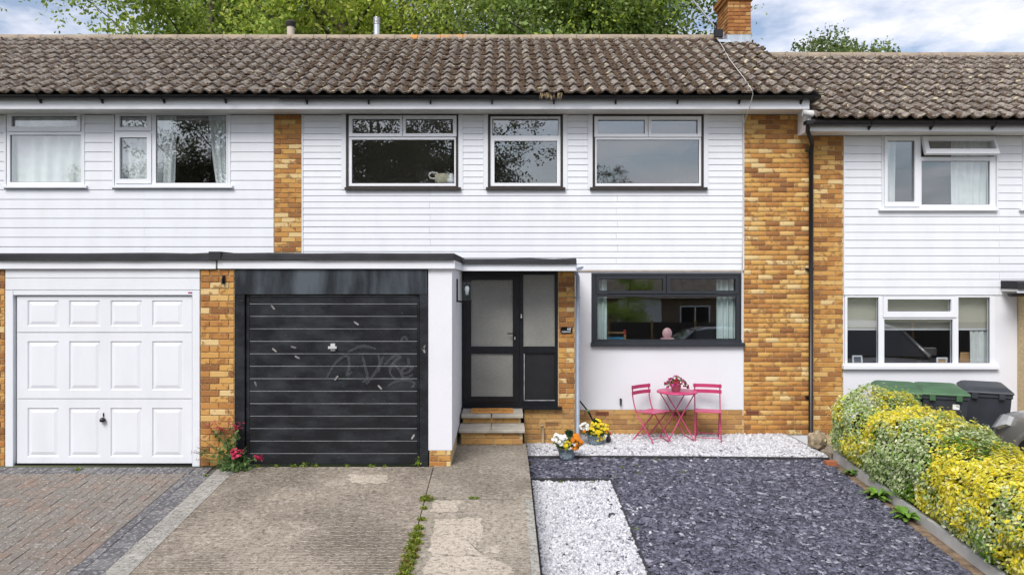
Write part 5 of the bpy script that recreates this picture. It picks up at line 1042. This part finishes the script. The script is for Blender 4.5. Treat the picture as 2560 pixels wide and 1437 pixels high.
GRN = mat('bin_green', (.055, .13, .06), .5, var=.15, vscale=6); DKB = mat('bin_charcoal', (.03, .035, .045), .5, var=.15, vscale=6)
bin_(5.66, 10.35, math.radians(-24), 'all green wheelie bin at the brick wall end of the row', GRN, GRN)
b2 = bin_(6.2, 10.2, math.radians(-20), 'charcoal wheelie bin with green lid between two others', DKB, GRN)
MB().box(.09, .17, -.332, -.325, .78, .85).build('sticker', M_WHITE, b2, ID)
bin_(6.93, 10.35, math.radians(-26), 'all charcoal wheelie bin at the car end of the row', DKB, DKB)
# ------------------------------------------------------------------ hedge
def smooth_noise(P, f, seed):
    r = np.random.default_rng(seed); o = np.zeros(len(P))
    for k in range(5): q = r.normal(size=3) * f * (1 + .5 * k); o += np.sin(P @ q + r.uniform(0, 6.28)) / (1 + .35 * k)
    return o / 2.2
hg = empty('hedge', (4.95, 8, -.4)); tag(hg, 'rounded euonymus hedge with yellow and silvery variegated leaves above the kerb', 'hedge')
def hedge_pts(n):
    y = rng.uniform(4.0, 10.12, n); t = rng.uniform(0, 1, n); a = np.pi * (1.12 - 1.24 * t)     # angle over the top, left to right
    g = np.array([gz_garden(v) for v in y]) + .03; H_ = .95 + .05 * np.sin(y * 2.4 + .6) + .06 * np.exp(-((y - 9.7) / .4) ** 2) - .13 * np.exp(-((y - 8.95) / .2) ** 2) - .05 * np.exp(-((y - 7.3) / .2) ** 2)
    end = np.clip((10.14 - y) / .5, 0, 1) ** .45; W_ = (.53 + .03 * np.sin(y * 3.1) + .04 * (y > 9.1)); H_ = H_ * (.35 + .65 * end); W_ = W_ * end
    ca, sa = np.cos(a), np.sin(a); e = .74; X = np.sign(ca) * np.abs(ca) ** e; Z = np.sign(sa) * np.abs(sa) ** e
    nrm = np.c_[ca, np.where(y > 9.7, .8 * (1 - end), 0), np.maximum(sa, .1)]; nrm /= np.linalg.norm(nrm, axis=1)[:, None]
    P_ = np.c_[4.97 + W_ * X, y, g + H_ * (.42 + .58 * Z)]; low = rng.random(n) < .34; P_[low, 2] = g[low] + .04 + rng.random(low.sum()) * H_[low] * .5; P_[low, 0] = 5.0 + np.sign(ca[low]) * W_[low] * (.78 + .2 * (P_[low, 2] - g[low]) / .5 + .05 * rng.random(low.sum()))
    nrm[low] = np.c_[np.sign(ca[low]), np.zeros(low.sum()), np.full(low.sum(), .35)]
    dsp = .05 * smooth_noise(P_, 5.0, 3) + .025 * smooth_noise(P_, 17.0, 4) - rng.gamma(1.2, .022, n) + (rng.random(n) < .035) * rng.uniform(.02, .085, n); return P_ + nrm * dsp[:, None], nrm, g
P_, nrm, g_ = hedge_pts(84000)
q1 = 1.1 * smooth_noise(P_, 2.6, 11) + .3 * smooth_noise(P_, 8.0, 12) + rng.normal(0, .27, len(P_)); hgt = P_[:, 2] - g_
yel = q1 + .9 * (hgt - .78) * (np.sin(P_[:, 1] * 2.4 + .2) * .4 + 1) + .35 * (P_[:, 1] < 9.0) + 1.1 * np.exp(-((P_[:, 1] - 10.08) / .16) ** 2) - .1 - .75 * ((P_[:, 1] > 9.0) & (P_[:, 1] < 9.85) & (hgt < .80) & (P_[:, 0] > 4.55))
grn = smooth_noise(P_, 3.2, 21) + rng.normal(0, .2, len(P_)); K = len(P_)
col = mixcol([(.64,.72,.42), (.5,.62,.28), (.82,.86,.6), (.28,.44,.10)], K, .12); iy = yel > -.05; col[iy] = mixcol([(.93,.83,.09), (.9,.75,.04), (.94,.88,.34), (.66,.66,.07)], iy.sum(), .1); ig = (grn > .75) & ~iy; col[ig] = mixcol([(.14,.28,.03), (.2,.35,.04)], ig.sum(), .15)
d = nrm * 1.5 + rng.normal(0, .5, P_.shape) + np.array([0, 0, .35]); d /= np.linalg.norm(d, axis=1)[:, None]; a = np.cross(d, rng.normal(size=d.shape)); a /= np.linalg.norm(a, axis=1)[:, None]; R = np.stack([a, np.cross(d, a), d], 2)
sz_ = rng.uniform(.03, .056, K)
leaves('yellow_foliage', P_[iy], sz_[iy], col[iy], hg, R=R[iy]); leaves('silver_foliage', P_[~iy], sz_[~iy], col[~iy], hg, R=R[~iy])
mb = MB()
for k in range(26):
    y = 4.2 + k * .225; z = gz_garden(y); mb.tube([(4.8 + random.gauss(0, .06), y, z - .02), (4.85 + random.gauss(0, .1), y + random.gauss(0, .06), z + .3), (4.95 + random.gauss(0, .2), y + random.gauss(0, .1), z + .62)], [.014, .01, .004], 5)
mb.build('stems', M_BARK, hg)
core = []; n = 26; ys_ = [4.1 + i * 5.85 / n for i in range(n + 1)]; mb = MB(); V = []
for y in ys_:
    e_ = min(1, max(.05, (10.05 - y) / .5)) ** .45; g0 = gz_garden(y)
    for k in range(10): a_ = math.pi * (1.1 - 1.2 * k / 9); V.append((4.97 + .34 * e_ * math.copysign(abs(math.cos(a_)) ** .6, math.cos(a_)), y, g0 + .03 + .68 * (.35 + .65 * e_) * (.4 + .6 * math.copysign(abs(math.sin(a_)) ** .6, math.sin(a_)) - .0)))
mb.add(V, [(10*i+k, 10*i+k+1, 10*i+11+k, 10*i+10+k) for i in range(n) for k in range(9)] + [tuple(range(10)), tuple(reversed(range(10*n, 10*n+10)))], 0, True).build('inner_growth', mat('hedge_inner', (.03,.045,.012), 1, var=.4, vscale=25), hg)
# ------------------------------------------------------------------ cars
M_TYRE = mat('tyre', (.015,.015,.016), .85); M_CGLASS = mat('car_glass', (.012,.015,.018), .04, spec=.8); M_LAMP = mat('headlamp', (.62,.65,.68), .08, spec=.9); M_AMBER = mat('indicator', (.6,.35,.12), .2); M_TRIM = mat('car_trim', (.02,.02,.022), .6)
def car(loc, rz, label, paint):                          # local: nose at +y, x to the right, wheels on z = 0
    c = empty('parked_car', loc, rz); tag(c, label, 'car')
    # stations: y, half width, sill z, belt z (top of the lower body)
    st_ = [(2.18,.55,.34,.56), (2.14,.66,.26,.70), (2.02,.76,.22,.80), (1.75,.84,.20,.885), (1.3,.875,.19,.94), (.85,.885,.19,.98), (.3,.89,.19,1.0), (-.6,.89,.19,1.02), (-1.4,.88,.19,1.03), (-1.85,.84,.22,1.02), (-2.1,.76,.28,.95), (-2.18,.6,.4,.8)]
    V = []; n = 11
    for y, w, z0, z1 in st_:
        hh = z1 - z0; prof = [(0, z0), (.72, z0), (.93, z0 + .05*hh), (.985, z0 + .25*hh), (1, z0 + .55*hh), (.985, z0 + .72*hh), (.965, z0 + .84*hh), (.93, z0 + .92*hh), (.84, z0 + .975*hh), (.5, z0 + 1.01*hh), (0, z0 + 1.03*hh)]
        V += [(w*a, y, z) for a, z in prof] + [(-w*a, y, z) for a, z in reversed(prof[1:-1])]
    m = 2*n - 2; body = MB().add(V, [(m*i+k, m*i+(k+1) % m, m*i+m+(k+1) % m, m*i+m+k) for i in range(len(st_)-1) for k in range(m)] + [tuple(range(m)), tuple(reversed(range(m*(len(st_)-1), m*len(st_))))], 0, True).build('body', paint, c, ID)
    md = body.modifiers.new('s', 'SUBSURF'); md.levels = 1; md.render_levels = 2
    cut = []
    gh = [(.92,.74,.98,.0), (.25,.66,1.0,.40), (-.2,.63,1.01,.47), (-1.2,.60,1.02,.45), (-1.85,.6,1.0,.12), (-1.98,.6,.98,.0)]; V = []
    for y, w, zb, h in gh: V += [(-w-.12, y, zb - .03), (-w, y, zb + h), (w, y, zb + h), (w+.12, y, zb - .03)]
    cabin = MB().add(V, [(4*i+k, 4*i+k+1, 4*i+5+k, 4*i+4+k) for i in range(5) for k in range(3)] + [(0,1,2,3), (20,23,22,21)]).build('cabin_glass', M_CGLASS, c, ID); md = cabin.modifiers.new('b', 'BEVEL'); md.width = .05; md.segments = 3
    rt = []; V = []
    for y, w, zb, h in gh[1:4]: V += [(-w+.02, y - .06, zb + h + .004), (-w*.8, y - .06, zb + h + .035), (w*.8, y - .06, zb + h + .035), (w-.02, y - .06, zb + h + .004)]
    MB().add(V, [(4*i+k, 4*i+k+1, 4*i+5+k, 4*i+4+k) for i in range(2) for k in range(3)] + [(0,1,2,3), (8,11,10,9)], 0, True).build('roof_panel', paint, c, ID)
    for s in (-1, 1):
        for (y1, z1, y2, z2) in ((.88, .99, .24, 1.40), (-.5, 1.0, -.5, 1.46), (-1.9, 1.0, -1.25, 1.46)): MB().tube([(s*.85, y1, z1), (s*.655, y2, z2)], .032, 6).build('pillar', paint, c, ID)
        for y in (1.2, -1.32):
            mb = MB().lathe([(.05, .10), (.20, .10), (.225, .085), (.24, .1), (.30, .1), (.325, .07), (.325, -.1), (.1, -.1)], (0, 0, 0), 28); mb.v = [(s*(.80 + z_), y + a, .325 + b) for a, b, z_ in mb.v]; w_ = mb.build('wheel', M_TYRE, c, ID)
            mb = MB().lathe([(0, .094), (.05, .1), (.06, .085), (.19, .09), (.215, .097)], (0, 0, 0), 20); mb.v = [(s*(.80 + z_), y + a, .325 + b) for a, b, z_ in mb.v]; mb.build('rim', M_METAL, w_, ID)
            mb = MB(); A = [math.radians(t) for t in range(-8, 189, 14)]; V = [(s*(.872 + o_), y + r_*math.cos(t), .325 + r_*math.sin(t)) for t in A for r_, o_ in ((.36, .0), (.372, .03), (.43, .026), (.44, .0))]
            mb.add(V, [(4*i+k, 4*i+k+1, 4*i+5+k, 4*i+4+k) for i in range(len(A)-1) for k in range(3)], 0, True).build('wheel_arch', paint, c, ID)
            A = [math.radians(t) for t in range(-8, 189, 14)]; V = [(s*.887, y, .3)] + [(s*.887, y + .362*math.cos(t), .325 + .362*math.sin(t)) for t in A]; MB().add(V, [(0, i, i+1) for i in range(1, len(A))]).build('wheel_well', M_TRIM, c, ID)
        hl = MB().add([(s*.56, 2.10, .60), (s*.70, 2.03, .60), (s*.80, 1.86, .64), (s*.825, 1.66, .72), (s*.80, 1.64, .81), (s*.74, 1.80, .79), (s*.6, 2.02, .74)] + [(s*.5, 1.7, .70)], [(0,1,6), (1,5,6), (1,2,5), (2,3,4), (2,4,5)]).build('headlight', M_LAMP, c, ID); sd_ = hl.modifiers.new('s', 'SOLIDIFY'); sd_.thickness = .05; sd_.offset = 1
        MB().add([(s*.812, 1.84, .655), (s*.835, 1.69, .735), (s*.815, 1.68, .79), (s*.79, 1.80, .75)], [(0,1,2,3)]).build('indicator', M_AMBER, c, ID).modifiers.new('s', 'SOLIDIFY').thickness = .06
        MB().box(s*.97-.09, s*.97+.09, .55, .67, 1.0, 1.12).build('wing_mirror', paint, c, ID)
        MB().box(s*.66-.12, s*.66+.12, -2.19, -2.05, .72, .9).build('tail_lamp', mat('tail_red', (.4,.01,.01), .2), c, ID)
    MB().box(-.5, .5, 2.12, 2.2, .36, .52).build('grille', M_TRIM, c, ID); MB().box(-.26, .26, 2.2, 2.215, .42, .53).build('number_plate', M_WHITE, c, ID)
    return c
M_GREYC = mat('warm_grey_paint', (.27, .262, .258), .3, .25, coat=.6, var=.03); M_DARKC = mat('dark_blue_paint', (.03,.035,.045), .25, .3, coat=.6)
gc = car((7.52, 7.25, gz_right(7.6) - .02), math.radians(4), 'warm grey car parked nose to the house beyond the hedge', M_GREYC); gc.scale = (1.16, 1.16, 1.2)
car((7.2, -4.0, -1.05), math.radians(90), 'dark car parked along the street behind the viewpoint', M_DARKC)
# ------------------------------------------------------------------ trees
def make_tree(name, label, base, height, cr, seed, nleaf, cols, leaf=.14, group=None, trunk_r=.25, fork=False, crown_lo=.25, spread=1.0):
    r = random.Random(seed); g = np.random.default_rng(seed); t = empty(name, base); tag(t, label, 'tree', group); mb = MB(); tips = []
    B = Vector((0, 0, 0)); roots = [(B, trunk_r)]
    stems = 2 if fork else 1
    for s in range(stems):
        lean = Vector((r.uniform(-.08, .08), r.uniform(-.05, .05), 0)) + (Vector(((s - .5) * .16, 0, 0)) if fork else Vector((0, 0, 0))); pts = [B + Vector((lean.x * z * height + r.gauss(0, .06), lean.y * z * height + r.gauss(0, .06), z * height)) for z in (0, .15, .3, .45, .6, .78, .95)]
        rs = [trunk_r * q for q in (1.15, .95, .85, .7, .5, .28, .06)]; mb.tube(pts, rs, 9)
        for k in range(int(15 / stems) + 3):
            q = r.uniform(crown_lo, .9); i = min(5, int(q / .158)); p = pts[i].lerp(pts[i+1], r.random()); a = r.uniform(0, 6.283); L = cr * spread * (1.05 - .55 * abs(q - .5)) * r.uniform(.6, 1.05); e = Vector((math.cos(a) * L, math.sin(a) * L, L * r.uniform(.15, .75)))
            m1 = p + e * .45 + Vector((r.gauss(0, .2), r.gauss(0, .2), r.uniform(-.1, .35))); en = p + e; rb = rs[i] * .45; mb.tube([p, m1, en], [rb, rb*.6, rb*.15], 6, cap=False)
            tips += [(en, 1.0), (m1, .8)]
            for j in range(3):
                s0 = p.lerp(m1, r.uniform(.5, 1)) if j else m1.lerp(en, r.random()); e2 = Vector((r.gauss(0, 1), r.gauss(0, 1), r.gauss(.3, .6))).normalized() * L * r.uniform(.25, .5); mb.tube([s0, s0 + e2 * .55 + Vector((0, 0, .1)), s0 + e2], [rb*.4, rb*.25, rb*.08], 5, cap=False); tips += [(s0 + e2, .9), (s0 + e2 * .6, .7)]
    trunk = mb.build('trunk', M_BARK, t, ID)
    T = np.array([tuple(p) for p, _ in tips]); w = np.array([q for _, q in tips]); idx = g.integers(0, len(T), nleaf); sub = T[:, None, :] + g.normal(0, .55, (len(T), 7, 3)) * np.array([1, 1, .7]); si = g.integers(0, 7, nleaf)
    P_ = sub[idx, si] + g.normal(0, .24, (nleaf, 3)) * np.array([1.1, 1.1, .7]); tone = g.normal(1, .22, (len(T), 7, 1))[idx, si]; c = np.array(cols)[g.integers(0, len(cols), nleaf)] * np.clip(tone, .5, 1.6) * g.normal(1, .12, (nleaf, 1))
    me = scatter('crown', LEAF_B, LEAF_F, P_, g.uniform(.6, 1.25, nleaf) * leaf, rot_random(nleaf, None, g), M_LEAF, None, np.clip(c, .004, .9)); link('crown', me, t, None, ID)
    return t
def copy_tree(src, loc, rz, s, label, group=None):
    c = src.copy(); COL.objects.link(c); c.location = loc; c.rotation_euler = (0, 0, rz); c.scale = (s, s, s); c['label'] = label
    if group: c['group'] = group
    for ch_ in list(src.children):
        k = ch_.copy(); COL.objects.link(k); k.parent = c; k.matrix_parent_inverse = ID
    return c
LIME = [(.33,.44,.05), (.42,.52,.075), (.24,.33,.04), (.52,.55,.12)]; MID = [(.25,.35,.065), (.32,.43,.085), (.17,.25,.04), (.4,.48,.13)]; DARK = [(.09,.16,.03), (.12,.2,.04), (.17,.25,.05)]
G_ = 'trees behind the terrace'
gb_ = -1.0
def at(px, d): return (PX(px, d), d, gb_)
t1 = make_tree('broadleaf_tree', 'tree with dark forked trunks rising behind the ridge', at(615, 23), 16, 4.6, 5, 42000, MID, .155, G_, .34, True)
t2 = make_tree('broadleaf_tree', 'light green tree with a thick pale trunk showing above the ridge near the vent pipe', at(865, 20), 15, 4.3, 9, 20000, LIME, .14, G_, .34, False, .35)
t3 = make_tree('broadleaf_tree', 'mid green tree with thin curving stems behind the ridge, past the steel flue', at(1240, 22), 16, 4.5, 21, 44000, MID, .14, G_, .22, True)
t4 = make_tree('broadleaf_tree', 'feathery green tree behind the ridge, next to the thin stemmed tree', at(1470, 21), 15.5, 4.3, 33, 34000, [(.26,.36,.10), (.33,.43,.15), (.18,.27,.06)], .14, G_, .2)
t5 = make_tree('broadleaf_tree', 'bright green tree behind the ridge beside the chimney', at(1540, 22), 15.5, 3.0, 41, 38000, LIME[:3] + DARK, .14, G_, .2)
t6 = make_tree('broadleaf_tree', 'leafy tree whose loose outer twigs reach over the ridge, away from the chimney', at(475, 22), 15.5, 3.7, 52, 42000, MID + LIME[:1], .145, G_, .22)
copy_tree(t3, at(985, 27), 2.0, 1.0, 'dense green tree standing deeper behind the pale trunked tree', G_)
copy_tree(t6, at(740, 28), 1.0, 1.1, 'tree filling the gap behind the forked trunks', G_)
copy_tree(t4, at(1340, 28), 4.0, 1.08, 'tree filling the gap behind the thin stemmed tree', G_)
copy_tree(t1, at(1440, 29), 2.6, 1.0, 'dark green tree standing deep behind the chimney side trees', G_)
copy_tree(t6, at(-215, 24), 2.5, .95, 'tree beyond the left house with only outer leaves in view', G_)
t7 = make_tree('field_tree', 'wind swept small tree showing over the lower ridge', (PX(2065, 34), 34, -1), 15.35, 2.5, 61, 38000, [(.15,.21,.06), (.2,.26,.08), (.10,.15,.045)], .2, None, .2, spread=1.35)
# the other side of the street, seen in the window glass
tR = make_tree('broadleaf_tree', 'broad tree across the street with backlit shade put into its leaf colour, reflected in the first upper window', (-6.6, -15, -2.1), 15.5, 4.8, 77, 40000, [(.11,.12,.065), (.15,.16,.09), (.085,.095,.05)], .17, 'trees across the street', .3, True)  # olive leaf colours are darkened to carry the backlit shade, copies share them
GB = 'trees across the street'
for i, (x, y, s, src, lab) in enumerate(((-2.4, -16, .95, tR, 'bushy tree across the street next to the broad one'), (-16.5, -18, .95, tR, 'tall tree across the street reflected in the wide curtained window'), (-12, -21, .8, tR, 'tree across the street beyond the tall one'), (-23, -20, .7, t6, 'smaller tree across the street at the far end'), (11.5, -52, .95, tR, 'distant round tree across the street reflected against the sky'), (14.2, -54, .8, t2, 'distant low tree across the street'), (5.8, -11.5, .36, t6, 'small bushy tree by the timber fence across the street'))):
    copy_tree(src, (x, y, -2.1), 1.3 * i, s, lab, GB)
bg_ = empty('bungalow', (5, -22, -2.1)); tag(bg_, 'white bungalow with brown tiled roof across the street', 'bungalow')
MB().box(-4, 14, -28, -20, -2.1, 1.2).build('wall', mat('brown_brick', (.2,.14,.1), .9, var=.3, vscale=6), bg_); MB().box(6.8, 9.4, -19.998, -19.9, -.9, 1.1).build('bay_front', M_RENDER, bg_)
MB().add([(-4.5,-28.5,1.15),(14.5,-28.5,1.15),(14.5,-19.5,1.15),(-4.5,-19.5,1.15),(-3.0,-24,4.0),(13.0,-24,4.0)], [(0,1,5,4),(1,2,5),(2,3,4,5),(3,0,4),(3,2,1,0)]).build('roof', mat('brown_tiles', (.2,.16,.13), .9, var=.3, vscale=3), bg_)
for x in (-2, 1.5, 10.5):
    w = holed(MB(), x, x + 1.8, -.9, .7, -19.995, -19.95, [(x+.08, x+.86, -.82, .62), (x+.94, x+1.72, -.82, .62)]).build('window', M_WHITE, bg_); MB().box(x + .05, x + 1.75, -19.998, -19.97, -.85, .65).build('pane', M_CGLASS, w)
MB().box(4.6, 5.5, -19.99, -19.94, -2.1, .5).build('door', M_BROWN, bg_)
fence = empty('garden_fence', (2, -9, -2.1)); tag(fence, 'dark timber fence along the far side of the street', 'fence')
for k in range(22): MB().box(-20 + k * 1.9, -18.15 + k * 1.9, -9.03, -9.0, -1.9, .35).build('fence_panel', M_BROWN, fence); MB().box(-20.05 + k * 1.9 + 1.88, -20.05 + k * 1.9 + 1.96, -9.06, -8.96, -2.1, .45).build('fence_post', M_WOOD, fence)
